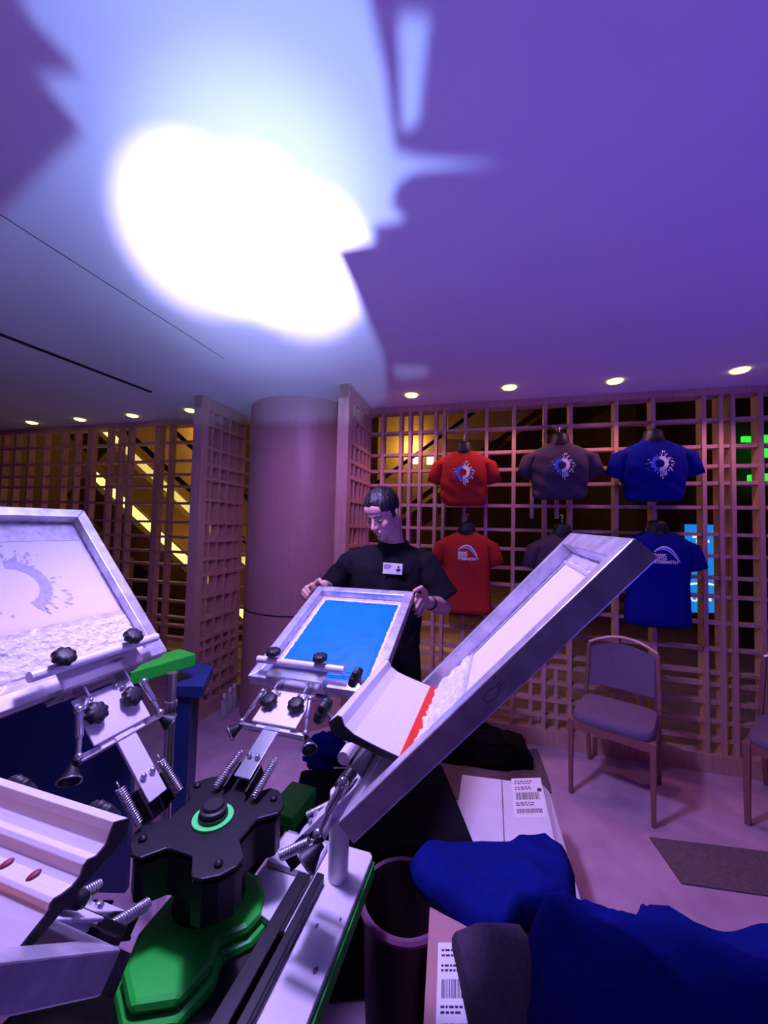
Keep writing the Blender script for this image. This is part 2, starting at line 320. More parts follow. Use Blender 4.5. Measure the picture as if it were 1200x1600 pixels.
# ---------------------------------------------------------------- shirts on torso forms
def sup(t, p): return math.copysign(abs(t) ** p, t)
def shirt_rows(kind, hw, zt, zb):
    # rows: (z, halfwidth, depth) ; local: x right, y toward wall, z up
    if kind == 'tucked': return [(zt, .075, .055), (zt - .02, .115, .065), (zt - .05, .175, .075), (zt - .10, hw, .09), (zt - .2, hw, .10), (zt - .3, hw * .93, .09), (zb + .06, hw * .90, .085), (zb + .02, hw * .86, .08), (zb, hw * .75, .06)]
    return [(zt, .075, .055), (zt - .02, .115, .065), (zt - .05, .175, .075), (zt - .10, hw, .09), (zt - .2, hw, .10), (zt - .35, hw * .97, .085), (zt - .5, hw * .99, .08), (zb, hw * 1.02, .075)]
def shirt(px, zt, zb, kind, m, label, art, hw=.19, base_off=.13, tilt=.0, mlabel=''):
    p = wpx(*px, base_off); X = WX @ M.Translation((p.x, -base_off, 0))
    rows = shirt_rows(kind, hw, zt, zb)
    sh = thing('t_shirt', label, 't-shirt', X @ M.Translation((0, 0, zb)), 'display t-shirts on the lattice')
    rng = random.Random(int(px[0]))
    def yf(x, z):
        for a, b in zip(rows, rows[1:]):
            if a[0] >= z >= b[0]:
                k = (a[0] - z) / (a[0] - b[0]); h = a[1] + (b[1] - a[1]) * k; d = a[2] + (b[2] - a[2]) * k
                return -d * max(0, 1 - (abs(x) / h) ** 2.6) ** (1 / 2.6)
        return -.09
    b = MB(M.Translation((0, 0, -zb))); R = []; N = 40
    dense = []
    for a_, b2 in zip(rows, rows[1:]):
        for q in range(3): k = q / 3; dense.append(tuple(a_[j] + (b2[j] - a_[j]) * k for j in range(3)))
    dense.append(rows[-1])
    for (z, h, d) in dense:
        ring = []
        for k in range(N):
            t = 2 * PI * k / N; x = h * sup(math.cos(t), .8); y = d * sup(math.sin(t), .8)
            wv = .010 * NZ.noise(V((x * 14 + px[0], y * 5, z * 6))) * (1 if z < zt - .1 else .2)
            if z < zb + .25 and kind == 'tucked': wv += .006 * math.sin(x * 40 + z * 60)
            ring.append((x + wv, y + wv * 1.4, z))
        R.append(ring)
    b.rings(R, True)
    for s in (-1, 1):
        pts = [(s * .13, 0, zt - .068), (s * (hw - .002), -.003, zt - .105), (s * (hw + .026), -.006, zt - .175), (s * (hw + .044), -.008, zt - .245)]
        rg = []
        for (pp, (ra, rb)) in zip(pts, ((.046, .058), (.056, .06), (.052, .056), (.054, .052))):
            dr = V((s * .35, 0, -.94)); a2 = V((.94, 0, s * .35)) ; c = V(pp)
            rg.append([tuple(c + a2 * math.cos(2 * PI * k / 18) * ra + V((0, 1, 0)) * math.sin(2 * PI * k / 18) * rb) for k in range(18)])
        b.rings(rg, True)
    ob = b.build('fabric', m, sh, 'all')
    cr_ = MB(M.Translation((0, 0, -zb))); ring = [(math.cos(2 * PI * k / 24) * .073, math.sin(2 * PI * k / 24) * .058, zt - .002 + .024 * math.sin(2 * PI * k / 24)) for k in range(25)]
    cr_.tube(ring, .007, 8); cr_.build('collar_rib', m, sh, True)
    # artwork
    def onto(b2, vs, fs, lift=.013): b2.add([(x, yf(x, z) - lift - dd, z) for x, z, dd in vs], fs)
    if art == 'splash':
        zc = zt - .175; wmb = MB(M.Translation((0, 0, -zb))); bmb = MB(M.Translation((0, 0, -zb))); r2 = random.Random(3)
        def arc(b2, a0, a1, n, ri, rof):
            vs = []; fs = []
            for k in range(n + 1):
                an = a0 + (a1 - a0) * k / n; ro = rof(k)
                vs += [(ri * math.cos(an), zc + ri * math.sin(an), 0), (ro * math.cos(an), zc + ro * math.sin(an), 0)]
            fs = [(2 * k, 2 * k + 1, 2 * k + 3, 2 * k + 2) for k in range(n)]; onto(b2, vs, fs)
        arc(wmb, -PI / 2, PI / 2, 40, .028, lambda k: .047 + r2.random() * .008)
        arc(bmb, PI / 2, 3 * PI / 2, 40, .028, lambda k: .047 + r2.random() * .006)
        def blob(b2, x, z, r, st=1, an=0):
            vs = [(x, z, 0)]; n = 8
            for k in range(n):
                t = 2 * PI * k / n; dx = math.cos(t) * r * st; dz = math.sin(t) * r
                vs.append((x + dx * math.cos(an) - dz * math.sin(an), z + dx * math.sin(an) + dz * math.cos(an), 0))
            onto(b2, vs, [(0, 1 + k, 1 + (k + 1) % n) for k in range(n)])
        for k in range(46):
            an = -PI / 2 + PI * r2.random(); rr = .052 + .035 * r2.random(); blob(wmb, rr * math.cos(an), zc + rr * math.sin(an), .0015 + .0025 * r2.random(), 1 + 2.5 * r2.random(), an)
        for k in range(22):
            an = PI / 2 + PI * r2.random(); rr = .050 + .03 * r2.random(); blob(bmb if r2.random() < .75 else wmb, rr * math.cos(an), zc + rr * math.sin(an), .0015 + .0022 * r2.random(), 1 + 2 * r2.random(), an)
        for x_, l_ in ((.006, .035), (.018, .05), (.029, .03), (.038, .025)):
            blob(wmb, x_, zc - .048 - l_ / 2, .0032, l_ / .0064, -PI / 2 + .1); blob(wmb, x_ + .002, zc - .048 - l_, .005)
        wmb.build('white_splash_print', white_pr, sh, False, 0, False); bmb.build('blue_splash_print', blue_pr, sh, False, 0, False)
    else:
        x0, z0 = -.055, zt - .155
        tm = MB(M.Translation((0, 0, -zb)))
        for i, tx in enumerate(('BANC', 'WITH', 'STRENGTH')):
            vs, fs = textmesh(tx, .0265, .0006, .0010)
            vs = [(v[0] + x0, z0 - .022 * i, v[2]) if False else (v[0] + x0, z0 - .008 - .0225 * i + v[1], v[2]) for v in vs]
            onto(tm, vs, fs, .0155)
        tm.build('slogan_lettering', white_pr, sh, False, 0, False)
        def band(name, pts, ww, m2, lf):
            b2 = MB(M.Translation((0, 0, -zb))); vs = []
            for i, (x, z) in enumerate(pts):
                q = pts[min(i + 1, len(pts) - 1)]; r_ = pts[max(i - 1, 0)]; d = V((q[0] - r_[0], q[1] - r_[1])).normalized(); n_ = V((-d.y, d.x)) * ww[i]
                vs += [(x + n_.x, z + n_.y, 0), (x - n_.x, z - n_.y, 0)]
            onto(b2, vs, [(2 * i, 2 * i + 1, 2 * i + 3, 2 * i + 2) for i in range(len(pts) - 1)], lf); b2.build(name, m2, sh, False, 0, False)
        arcp = [(-.052 + .145 * k / 12, z0 + .022 + .034 * math.sin(PI * min(1, k / 12 * 1.0)) - .066 * (k / 12) ** 2.6) for k in range(13)]
        band('white_wave_print', arcp, [.003 + .010 * math.sin(PI * k / 12) for k in range(13)], white_pr, .012)
        band('blue_wave_print', [(x + .002, z - .003) for x, z in arcp], [.001 + .005 * math.sin(PI * k / 12) for k in range(13)], blue_pr, .0135)
    # torso form
    mn = thing('torso_form', mlabel, 'mannequin', X @ M.Translation((0, 0, zb)), 'black torso forms hung on the lattice')
    f_ = MB(M.Translation((0, 0, -zb)))
    f_.rings([[(h * math.cos(2 * PI * k / 24), d * math.sin(2 * PI * k / 24) + oy, z) for k in range(24)] for z, h, d, oy in
              [(zb - (.015 if kind != 'tucked' else -.01), hw * .62, .05, 0), (zb + .06, hw * .8, .06, 0), (zt - .12, hw * .85, .07, 0), (zt - .04, .11, .052, 0), (zt - .015, .076, .068, -.004), (zt + .02, .066, .060, -.006), (zt + .05, .060, .056, -.006), (zt + .07, .052, .05, -.005), (zt + .078, .03, .03, -.005)]])
    f_.build('torso', blackcloth if False else rubber, mn, 'all')
    hk = MB(M.Translation((0, 0, -zb))); hk.tube([(0, 0, zt + .08), (0, 0, zt + .12), (.012, .02, zt + .14), (.0, .06, zt + .145), (-.0, base_off, zt + .13)], .004, 8); hk.build('hook', steel, mn, True)
    return sh
ZF = lambda px, off=.13: wpx(*px, off).z
shirt((725, 712), 2.21, 1.79, 'tucked', red_sh, 'red t-shirt with a blue and white splash ring, upper row, folded up at the waist', 'splash', .19, mlabel='black neck form inside the upper red t-shirt')
shirt((874, 700), 2.25, 1.84, 'tucked', grey_sh, 'charcoal t-shirt with a blue and white splash ring, upper row centre', 'splash', .205, mlabel='black neck form inside the upper charcoal t-shirt')
shirt((1020, 690), 2.25, 1.83, 'tucked', blue_sh, 'royal blue t-shirt with a splash ring, upper row at right', 'splash', .205, mlabel='black neck form inside the upper blue t-shirt')
shirt((729, 830), 1.585, .97, 'long', red_sh, 'red t-shirt with a slogan and wave print, lower row beside the man', 'slogan', .185, mlabel='black neck form inside the lower red t-shirt')
shirt((878, 850), 1.585, .98, 'long', grey_sh, 'charcoal t-shirt of the lower row, mostly behind the raised screen', 'slogan', .185, mlabel='black neck form inside the lower charcoal t-shirt')
shirt((1026, 840), 1.62, .99, 'long', blue_sh, 'royal blue t-shirt with a slogan print, lower row behind the raised screen', 'slogan', .195, mlabel='black neck form inside the lower blue t-shirt')
# ---------------------------------------------------------------- chair
def chair(X, label, name='stacking_chair'):
    t = thing(name, label, 'chair', X, None)
    w_, d_ = .25, .24
    for sx in (-1, 1):
        MB().rings([[(sx * w_ + a * .016 * q, -d_ + b * .018 * q, z) for a, b in ((-1, -1), (1, -1), (1, 1), (-1, 1))] for z, q in ((0, .8), (.45, 1.15))]).build('leg', wood_ch, t, False, .004)
        b = MB(); pts = [(sx * (w_ - .01), d_ + .08, 0), (sx * w_, d_, .40), (sx * w_, d_ - .005, .5), (sx * (w_ - .012), d_ + .055, .82)]
        b.rings([[(p[0] + a * .013, p[1] + c * .018, p[2]) for a, c in ((-1, -1), (1, -1), (1, 1), (-1, 1))] for p in pts]); b.build('leg', wood_ch, t, False, .004)
    MB().box((0, -d_, .42), (2 * w_, .022, .05)).build('apron', wood_ch, t); 
    b = MB(); 
    for sx in (-1, 1): b.box((sx * w_, 0, .42), (.022, 2 * d_, .05))
    b.box((0, d_, .42), (2 * w_, .022, .05)); b.build('side_rail', wood_ch, t)
    # seat cushion, rounded
    R = []
    for z, k in ((.44, .97), (.45, 1.0), (.475, 1.0), (.49, .96), (.495, .8), (.497, .4)):
        R.append([(sup(math.cos(2 * PI * q / 32), .35) * (w_ + .005) * k, sup(math.sin(2 * PI * q / 32), .35) * (d_ + .01) * k - .01, z) for q in range(32)])
    MB().rings(R).build('seat', fab_ch, t, True)
    # backrest panel with arched top, leaning back
    def by(z): return d_ - .005 + (z - .5) * .165
    n = 14; fr_, bk = [], []; vs = []; fs = []
    for j in range(9):
        for i in range(n + 1):
            x = -w_ + .03 + (2 * w_ - .06) * i / n; zt = .79 + .055 * (1 - (x / w_) ** 2); z = .56 + (zt - .56) * j / 8
            vs.append((x, by(z) - .022 + .02 * (1 - (x / w_) ** 2), z))
    m_ = len(vs); vs += [(x, y + .03, z) for x, y, z in vs]; W = n + 1
    for j in range(8):
        for i in range(n): a = j * W + i; fs += [(a, a + 1, a + W + 1, a + W), (m_ + a, m_ + a + W, m_ + a + W + 1, m_ + a + 1)]
    for i in range(n): fs += [(i, m_ + i, m_ + i + 1, i + 1), (8 * W + i, 8 * W + i + 1, m_ + 8 * W + i + 1, m_ + 8 * W + i)]
    for j in range(8): a = j * W; fs += [(a, a + W, m_ + a + W, m_ + a), (a + n, m_ + a + n, m_ + a + W + n, a + W + n)]
    MB().add(vs, fs).build('backrest', fab_ch, t, True)
    arc = [(x, by(.82 + .07 * (1 - (x / w_) ** 2)) + .015 * (1 - (x / w_) ** 2), .82 + .07 * (1 - (x / w_) ** 2)) for x in [(-w_ + .012) + (2 * w_ - .024) * i / 16 for i in range(17)]]
    MB().tube(arc, .011, 8).build('top_rail', chmet, t, True)
    return t
# the seat is turned about 40 degrees, its front to the left of the camera
FRp, FLp, BRp = onz(1015, 1290, 0), onz(897, 1240, 0), onz(1038, 1228, 0)
def chx(FR_, FL_, k=1.0):
    ex = (FR_ - FL_).normalized(); O = (FR_ + FL_) / 2; ey = V((-ex.y, ex.x, 0)); 
    X = M(((ex.x, ey.x, 0, O.x), (ex.y, ey.y, 0, O.y), (0, 0, 1, 0), (0, 0, 0, 1)))
    return X @ M.Diagonal((k, k, 1, 1)) @ M.Translation((0, .24, 0))
kx = (FRp - FLp).length / .5
chair(chx(FRp, FLp, .84) , 'wooden chair with purple-grey upholstery before the right lattice')
c2 = onz(1180, 1293, 0)
chair(M.Translation(c2) @ M.Rotation(-.9, 4, 'Z') @ M.Translation((.22, .24, 0)), 'second wooden chair, cut off by the right picture edge')
# ---------------------------------------------------------------- black bag, black case, boxes, bin, cloths
def lump(name, m, c, r, label, cat, seed=0, amp=.2, n=40, flat=.3, rotz=0):
    b = MB(M.Translation(c) @ M.Rotation(rotz, 4, 'Z')); R = []
    for i in range(1, n):
        a = PI / 2 * i / n * 1.0; ring = []
        for k in range(n * 2):
            t = PI * k / n; x, y, z = math.sin(a) * math.cos(t), math.sin(a) * math.sin(t), math.cos(a)
            q = 1 + amp * NZ.fractal(V((x * 1.6 + seed, y * 1.6, z * 1.6)), 1, 2, 4)
            ring.append((r[0] * sup(x, .8) * q, r[1] * sup(y, .8) * q, max(0, r[2] * z ** flat * (1 + amp * .8 * NZ.fractal(V((x * 3 + seed, y * 3, 5)), 1, 2, 3)))))
        R.append(ring)
    R.append([(p[0] * 1.0, p[1], 0) for p in R[-1]])
    b.rings(R[::-1]); return tag(b.build(name, m, None, 'all'), label, cat)
bp_ = onz(745, 1185, 0)
lump('duffel_bag', blackcloth, (bp_.x, bp_.y, .008), (.33, .13, .2), 'black soft bag on the dark mat against the lattice', 'bag', 2, .2, rotz=-.2)
# black draped equipment case left of the white box
bc = MB(M.Translation((.0, 1.60, 0)) @ M.Rotation(.10, 4, 'Z')); bc.box((0, 0, .25), (.66, .46, .5)); tag(bc.build('equipment_case', blackcloth, None, False, .02), 'black case standing under the raised screen beside the white box', 'case')
p_ = onz(512, 1165, .56)
lump('blue_cloth', blue_sh, (p_.x, p_.y, .502), (.11, .10, .09), 'bright blue cloth on the black case behind the press arm', 'cloth', 6, .35, flat=.5)
def carton(name, P, z, h, m, label, seam=True, lab=None, th=None):
    # P: four top corners (x,y) near-left, near-right, far-right, far-left
    t = thing(name, label, 'box', V(((P[0][0] + P[2][0]) / 2, (P[0][1] + P[2][1]) / 2, z - h)))
    o = t.location; Q = [V((p[0] - o.x, p[1] - o.y, 0)) for p in P]
    MB().prism([(q.x, q.y) for q in Q], 0, h).build('carton_body', m, t, False, .003)
    a = (Q[0] + Q[1]) / 2; b = (Q[2] + Q[3]) / 2; d = (b - a).normalized() ; n_ = V((-d.y, d.x, 0)) * .0018
    if seam: MB().prism([(a + n_)[:2], (a - n_)[:2], (b - n_)[:2], (b + n_)[:2]], h, h + .0012).build('flap_seam', ink_dk, t)
    if lab:
        u0, v0, u1, v1, seed = lab
        ex = (Q[1] - Q[0]); ey = (Q[3] - Q[0])
        def L(a_, b_): p = Q[0] + ex * a_ + ey * b_; return (p.x, p.y)
        MB().prism([L(u0, v0), L(u1, v0), L(u1, v1), L(u0, v1)], h + .0002, h + .0014).build('shipping_label', white_pr, t)
        pr = MB(); rg = random.Random(seed); us = u1 - u0; vs_ = v1 - v0
        for (r0, r1) in ((.10, .20), (.42, .60)):
            x = .12
            while x < .85:
                ww = .008 + .02 * rg.random(); pr.prism([L(u0 + us * x, v0 + vs_ * r0), L(u0 + us * (x + ww), v0 + vs_ * r0), L(u0 + us * (x + ww), v0 + vs_ * r1), L(u0 + us * x, v0 + vs_ * r1)], h + .0014, h + .0020); x += ww + .012 + .015 * rg.random()
        for r in (.28, .33, .68, .73, .84, .90):
            x = .1
            while x < .6: 
                ww = .05 + .08 * rg.random(); pr.prism([L(u0 + us * x, v0 + vs_ * r), L(u0 + us * (x + ww), v0 + vs_ * r), L(u0 + us * (x + ww), v0 + vs_ * (r + .022)), L(u0 + us * x, v0 + vs_ * (r + .022))], h + .0014, h + .0020); x += ww + .03
        pr.prism([L(u0 + us * .82, v0 + vs_ * .62), L(u0 + us * .95, v0 + vs_ * .62), L(u0 + us * .95, v0 + vs_ * .70), L(u0 + us * .82, v0 + vs_ * .70)], h + .0014, h + .0020)
        pr.build('barcode_print', ink_dk, t)
    return t
z1 = .36
q = [onz(*p, z1) for p in ((696, 1400), (884, 1390), (848, 1226), (722, 1210))]
carton('cardboard_box', [(p.x, p.y) for p in q], z1, z1 - .01, cardw, 'white cardboard box with a shipping label, on the floor behind the blue cloth', True, (.60, .52, .96, .93, 4))
fl = MB(); A_, B_ = q[1], q[2]; fl.add([(A_.x + .003, A_.y, z1 - .004), (B_.x + .003, B_.y, z1 - .004), (B_.x + .03, B_.y - .005, z1 - .03), (A_.x + .05, A_.y - .005, z1 - .03), (A_.x + .003, A_.y, z1 - .008), (B_.x + .003, B_.y, z1 - .008), (B_.x + .03, B_.y - .005, z1 - .034), (A_.x + .05, A_.y - .005, z1 - .034)], [(0, 1, 2, 3), (4, 7, 6, 5), (0, 3, 7, 4), (1, 5, 6, 2), (2, 6, 7, 3), (0, 4, 5, 1)])
fo = fl.build('side_flap', cardw); pb = [o for o in C.objects if o.name.startswith('cardboard_box')][0]; fo.parent = pb; fo.location = -pb.location
z2 = .55
q = [onz(*p, z2) for p in ((655, 1720), (880, 1720), (830, 1410), (672, 1405))]
carton('cardboard_box', [(p.x, p.y) for p in q], z2, z2 - .01, cardp, 'brown cardboard box in front, with a white label at its left edge', False, (.10, .18, .44, .70, 9))
# draped cloths: height-field sheets over the boxes
def cloth(name, m, poly, zf, label, seed, amp=.02, thick=.012, sag=.12, group='t-shirts heaped on the boxes'):
    # poly: image outline; laid on the supporting height zf, rim sagging down
    P = [onz(u, v, zf) for u, v in poly]; cx = sum(p.x for p in P) / len(P); cy = sum(p.y for p in P) / len(P)
    rings = []; K = 16; outl = []
    for i in range(len(P)):
        a = P[i]; b = P[(i + 1) % len(P)]
        for k in range(8): outl.append(a.lerp(b, k / 8))
    for j in range(K + 1):
        r = j / K; ring = []
        for p in outl:
            x = cx + (p.x - cx) * r; y = cy + (p.y - cy) * r
            h = NZ.fractal(V((x * 4 + seed, y * 5, seed)), 1, 2, 2) * amp * 1.1 + (1 - abs(NZ.noise(V((x * 6 + y * 7 + seed, x * 2, 2))))) ** 4 * amp * .8
            ring.append((x - cx, y - cy, .028 + h - sag * max(0, r - .9) ** 1 * 3))
        rings.append(ring)
    base = [(x, y, -.004) for x, y, z in rings[-1]]
    b = MB(); b.rings([[(0, 0, rings[1][0][2])] * len(outl)] + rings[1:] + [[(x * 1.0, y, z - .02) for x, y, z in rings[-1]]], True)
    o = b.build(name, m, None, 'all'); o.location = (cx, cy, zf); return tag(o, label, 'cloth', group)
cloth('folded_t_shirt', navy_sh, [(645, 1380), (640, 1350), (668, 1320), (700, 1322), (750, 1315), (800, 1318), (862, 1306), (885, 1318), (898, 1360), (905, 1440), (820, 1450), (790, 1478), (720, 1430), (670, 1405)], .57, 'navy blue t-shirts heaped over the white and brown boxes', 3, .035, sag=.15)
cloth('folded_t_shirt', grey_sh, [(706, 1462), (740, 1450), (815, 1452), (850, 1500), (860, 1760), (770, 1760), (735, 1600)], .60, 'charcoal t-shirt hanging over the brown box and its label', 5, .008, sag=.1)
cloth('folded_t_shirt', navy_sh, [(822, 1445), (900, 1424), (985, 1450), (1012, 1424), (1045, 1428), (1090, 1460), (1180, 1478), (1300, 1500), (1320, 1900), (820, 1900)], .66, 'large blue t-shirts heaped at the lower right corner', 8, .05, sag=.3)
tb = MB(); q = [onz(*p, .6) for p in ((960, 1900), (1400, 1900), (1300, 1530), (960, 1520))]; tb.prism([(p.x, p.y) for p in q], .02, .62); tag(tb.build('cardboard_carton', cardp), 'cardboard carton hidden beneath the large blue t-shirts', 'box')
# round bin
bn = thing('waste_bin', 'round dark maroon bin between the press and the boxes', 'bin', V((0, 0, 0)))
bc_ = onz(632, 1405, .50); bn.location = (bc_.x, bc_.y, 0)
MB().lathe([(.09, 0), (.10, .01), (.125, .50), (.133, .50), (.133, .51), (.121, .512), (.117, .50), (.095, .02), (.001, .018)], 40).build('bin_body', binm, bn, True)
MB().lathe([(.124, .496), (.136, .497), (.138, .507), (.132, .514), (.120, .512)], 40, None, True).build('rim', mat('bin_rim', (.20, .08, .16), .3), bn, True)
# ---------------------------------------------------------------- navy stand and green tray behind at left
D1 = 1.72
def pz(u, v, y):                                   # pixel onto the vertical plane at world y
    d = ray(u, v); return CAM + d * (y / d.y)
nv = thing('equipment_stand', 'navy blue steel stand with a panel behind the left screen', 'stand', V((pz(150, 1150, D1).x, D1, 0)))
o = nv.location
a = pz(-80, 1062, D1); b_ = pz(211, 1055, D1)
MB().box(((a.x + b_.x) / 2 - o.x, .02, (a.z + .0) / 2), (b_.x - a.x, .03, a.z)).build('front_panel', navyp, nv)
a = pz(268, 1075, D1 + .05); b_ = pz(305, 1075, D1 + .05)
MB().box(((a.x + b_.x) / 2 - o.x, .05, a.z / 2), (b_.x - a.x, .08, a.z)).build('upright', navyp, nv)
P0, P1, P2, P3 = pz(272, 1072, D1), pz(318, 1066, D1), pz(333, 1044, D1 + .25), pz(285, 1040, D1 + .35)
MB().prism([(P0.x - o.x, P0.y - o.y), (P1.x - o.x, P1.y - o.y), (P2.x - o.x, P2.y - o.y), (P3.x - o.x, P3.y - o.y)], P0.z - .045, P0.z).build('top_plate', navyp, nv)
gt = thing('green_bracket', 'bright green steel bracket on a grey post behind the left screen', 'bracket', V((pz(265, 1040, D1 - .1).x, D1 - .1, 0))); o = gt.location
Z_ = pz(250, 1047, D1 - .12).z
a, b_, c_, d_ = pz(205, 1048, D1 - .15), onz(297, 1024, Z_), onz(293, 1019, Z_), onz(215, 1026, Z_)
dd = (b_ - a); dd.z = 0; dd = dd.normalized(); nn = V((-dd.y, dd.x, 0)) * .13; L_ = .28
pl = [(a.x - o.x, a.y - o.y), (a.x + dd.x * L_ - o.x, a.y + dd.y * L_ - o.y), (a.x + dd.x * L_ + nn.x - o.x, a.y + dd.y * L_ + nn.y - o.y), (a.x + nn.x - o.x, a.y + nn.y - o.y)]
MB().prism(pl, Z_ - .055, Z_).build('box_beam', green, gt, False, .004)
pp = pz(269, 1055, D1 - .17); MB().tube([(pp.x - o.x, pp.y - o.y, .02), (pp.x - o.x, pp.y - o.y, pp.z + .01)], .018, 20).build('post', steel, gt, True)
MB().tube([(pp.x - o.x, pp.y - o.y, pp.z - .12), (pp.x - o.x, pp.y - o.y, pp.z - .10)], .024, 20).build('post_collar', steel, gt, True)
# bottles by the fin
for i, (u, v) in enumerate(((349, 1122), (358, 1112), (365, 1105))):
    p = onz(u, v, 0); t = thing('spray_bottle', ('clear bottle with a white cap at the foot of the column, nearest', 'clear bottle with a white cap at the foot of the column, middle', 'clear bottle with a white cap at the foot of the column, farthest')[i], 'bottle', V((p.x, p.y, 0)), 'bottles by the column')
    MB().lathe([(.02, 0), (.024, .01), (.024, .13), (.012, .16), (.010, .18)], 16).build('bottle_body', glassm, t, True)
    MB().lathe([(.012, .17), (.014, .17), (.014, .20), (.001, .202)], 16).build('cap', white_pr, t, True)
# ---------------------------------------------------------------- screen printing press
HUB = V((-.398, .965, 0)); HZT = .885
PX = M(((.957, .29, 0, HUB.x), (-.29, .957, 0, HUB.y), (0, 0, 1, 0), (0, 0, 0, 1)))
PX = fr(HUB, (.957, -.29, 0), (.29, .957, 0))
press = thing('screen_printing_press', 'four-arm manual screen printing press with a black hub and green base', 'printing press', PX)
PI_ = PX.inverted()
def frame_mid(O, X, Y, Wd):
    X = V(X).normalized(); return fr(V(O) + X * Wd / 2, X, Y)
FR = frame_mid((.078, 1.073, 1.143), (-.293, -.956, -.01), (.631, -.201, .749), .476)
FC = frame_mid((-.474, 1.397, 1.061), (.956, -.294, .012), (.263, .873, .411), .484)
FL = frame_mid((-.823, .795, 1.185), (.286, .958, .007), (-.635, .184, .751), .48)
F4 = fr(V((-.536, .56, 1.08)), (-.957, .29, 0), (-.216, -.711, .669))
def lobed(R=.024, h=.022, n=48):
    prof = [(.35, 0), (.9, .002), (1.0, .006), (1.0, h - .006), (.88, h), (.5, h + .002), (.05, h + .0025)]
    return [[((R * r * (1 + (.085 * math.cos(8 * 2 * PI * k / n)) * (1 if r > .8 else .3))) * math.cos(2 * PI * k / n), (R * r * (1 + (.085 * math.cos(8 * 2 * PI * k / n)) * (1 if r > .8 else .3))) * math.sin(2 * PI * k / n), z) for k in range(n)] for r, z in prof]
def helix(b, a, c, R, turns, r):
    a = V(a); c = V(c); d = (c - a).normalized(); u_ = d.cross(V((0, 0, 1))).normalized(); v_ = d.cross(u_); n = turns * 10
    b.tube([a + (c - a) * (k / n) + (u_ * math.cos(2 * PI * k / 10) + v_ * math.sin(2 * PI * k / 10)) * R for k in range(n + 1)], r, 6)
def arm(FX, xo, piv, look='', low=False, dk=False):
    X = PI_ @ FX @ M.Translation((xo, 0, 0))
    L = piv                                             # y of the pivot end, negative
    def mb(): return MB(X)
    bar = mb(); bar.box((0, (L - .16) / 2, -.020), (.052, -L - .16, .010)); ab = bar.build('arm_bar', steel if look != 'dull' else alus, press, False, .002)
    if look: ab['label'] = look if look != 'dull' else 'grey arm bar'
    for sx in (-.013, .013):
        mb().lathe([(.008, 0), (.008, .006), (.004, .010), (.001, .011)], 12, M.Translation((sx, L + .06, -.015))).build('bolt', steel, ab, True)
    pb_ = mb()
    for s in (-1, 1): pb_.box((s * .034, L + .005, -.032), (.006, .075, .036))
    pb_.box((0, L - .0, -.05), (.074, .075, .006)); pb_.box((0, L + .04, -.034), (.074, .005, .026)); pb_.build('pivot_bracket', blackm, press, False, .002)
    plate = mb(); plate.box((0, -.093, -.014), (.155, .125, .006)); plate.box((0, -.10, -.026), (.12, .14, .012)); rp = plate.build('registration_plate', alus, press, False, .002)
    for sx in (-.052, .046):
        kx_ = X @ M.Translation((sx, -.088, -.006)); k = MB(kx_); k.rings(lobed(.0255, .022)); k.build('knob', rubber, rp, 'all')
        MB(kx_).tube([(0, 0, -.006), (0, 0, .003)], .007).build('knob_stud', steel, rp, True)
    for (sx, sy) in ((-.055, -.04), (-.04, -.048), (.03, -.04), (.042, -.05), (-.048, -.055)):
        mb().lathe([(.006, 0), (.006, .005), (.003, .008), (.001, .009)], 10, M.Translation((sx, sy, -.011))).build('bolt', steel, rp, True)
    sb = mb(); sb.box((0, -.165, -.030), (.225, .018, .010)); sb.box((0, -.172, -.024), (.225, .004, .022)); SM = blackm if dk else steel
    stb = sb.build('stop_bar', SM, press, False, .001)
    for s in ((-1, 1) if not dk else (1,)):
        lv = mb(); lv.capsule([(s * .112, -.160, -.020), (s * .100, -.118, -.004)], [.005, .006], 10); lv.capsule([(s * .100, -.118, -.004), (s * .088, -.070, .010)], [.0085, .0085], 12)
        lv.ell((s * .112, -.160, -.018), (.010, .010, .010), 10); lv.ell((s * .088, -.066, .012), (.011, .011, .011), 10); lv.build('stop_lever', SM, press, 'all')
        bx = M.Translation((s * .122, -.172, -.034)) @ M.Rotation(math.radians(s * 35), 4, 'Z') @ M.Rotation(PI * .5, 4, 'X')
        bm_ = mb(); bm_.lathe([(.001, -.012), (.008, -.011), (.010, .0), (.016, .012), (.023, .026), (.022, .028), (.015, .018), (.001, .014)], 24, bx); bmp = bm_.build('rubber_bumper', rubber, press, True)
        mb().lathe([(.0215, .025), (.0245, .026), (.0245, .029), (.0215, .030)], 24, bx, True).build('bumper_rim', SM, bmp, True)
    cpl = mb()
    cpl.box((0, -.012, .004), (.215, .006, .045)); cpl.box((0, .014, .026), (.215, .052, .005)); cpl.box((0, .012, -.044), (.215, .05, .006)); cpl.box((0, -.012, -.022), (.15, .006, .045))
    for s in (-1, 1): cpl.box((s * .055, -.03, -.005), (.006, .035, .042))
    cm_ = cpl.build('screen_clamp', steel, press, False, .0015)
    ty, tz = (-.012, .046) if low else (.040, .044); hwd = .115 if low else .168; kz = (.050 if dk else .078) if low else .018
    mb().tube([(-hwd, ty, tz), (hwd, ty, tz)], .0125, 20).build('clamp_tube', alus, cm_, True)
    for sx in (-.105, .078):
        k = MB(X @ M.Translation((sx, ty + .010, tz + kz)) @ M.Rotation(-.25 if not low else .35, 4, 'X')); k.rings(lobed(.0245, .020)); k.build('knob', rubber, cm_, 'all')
        MB(X @ M.Translation((sx, ty + .004, tz + .001))).tube([(0, 0, 0), (0, .005, kz)], .006).build('knob_stud', steel, cm_, True)
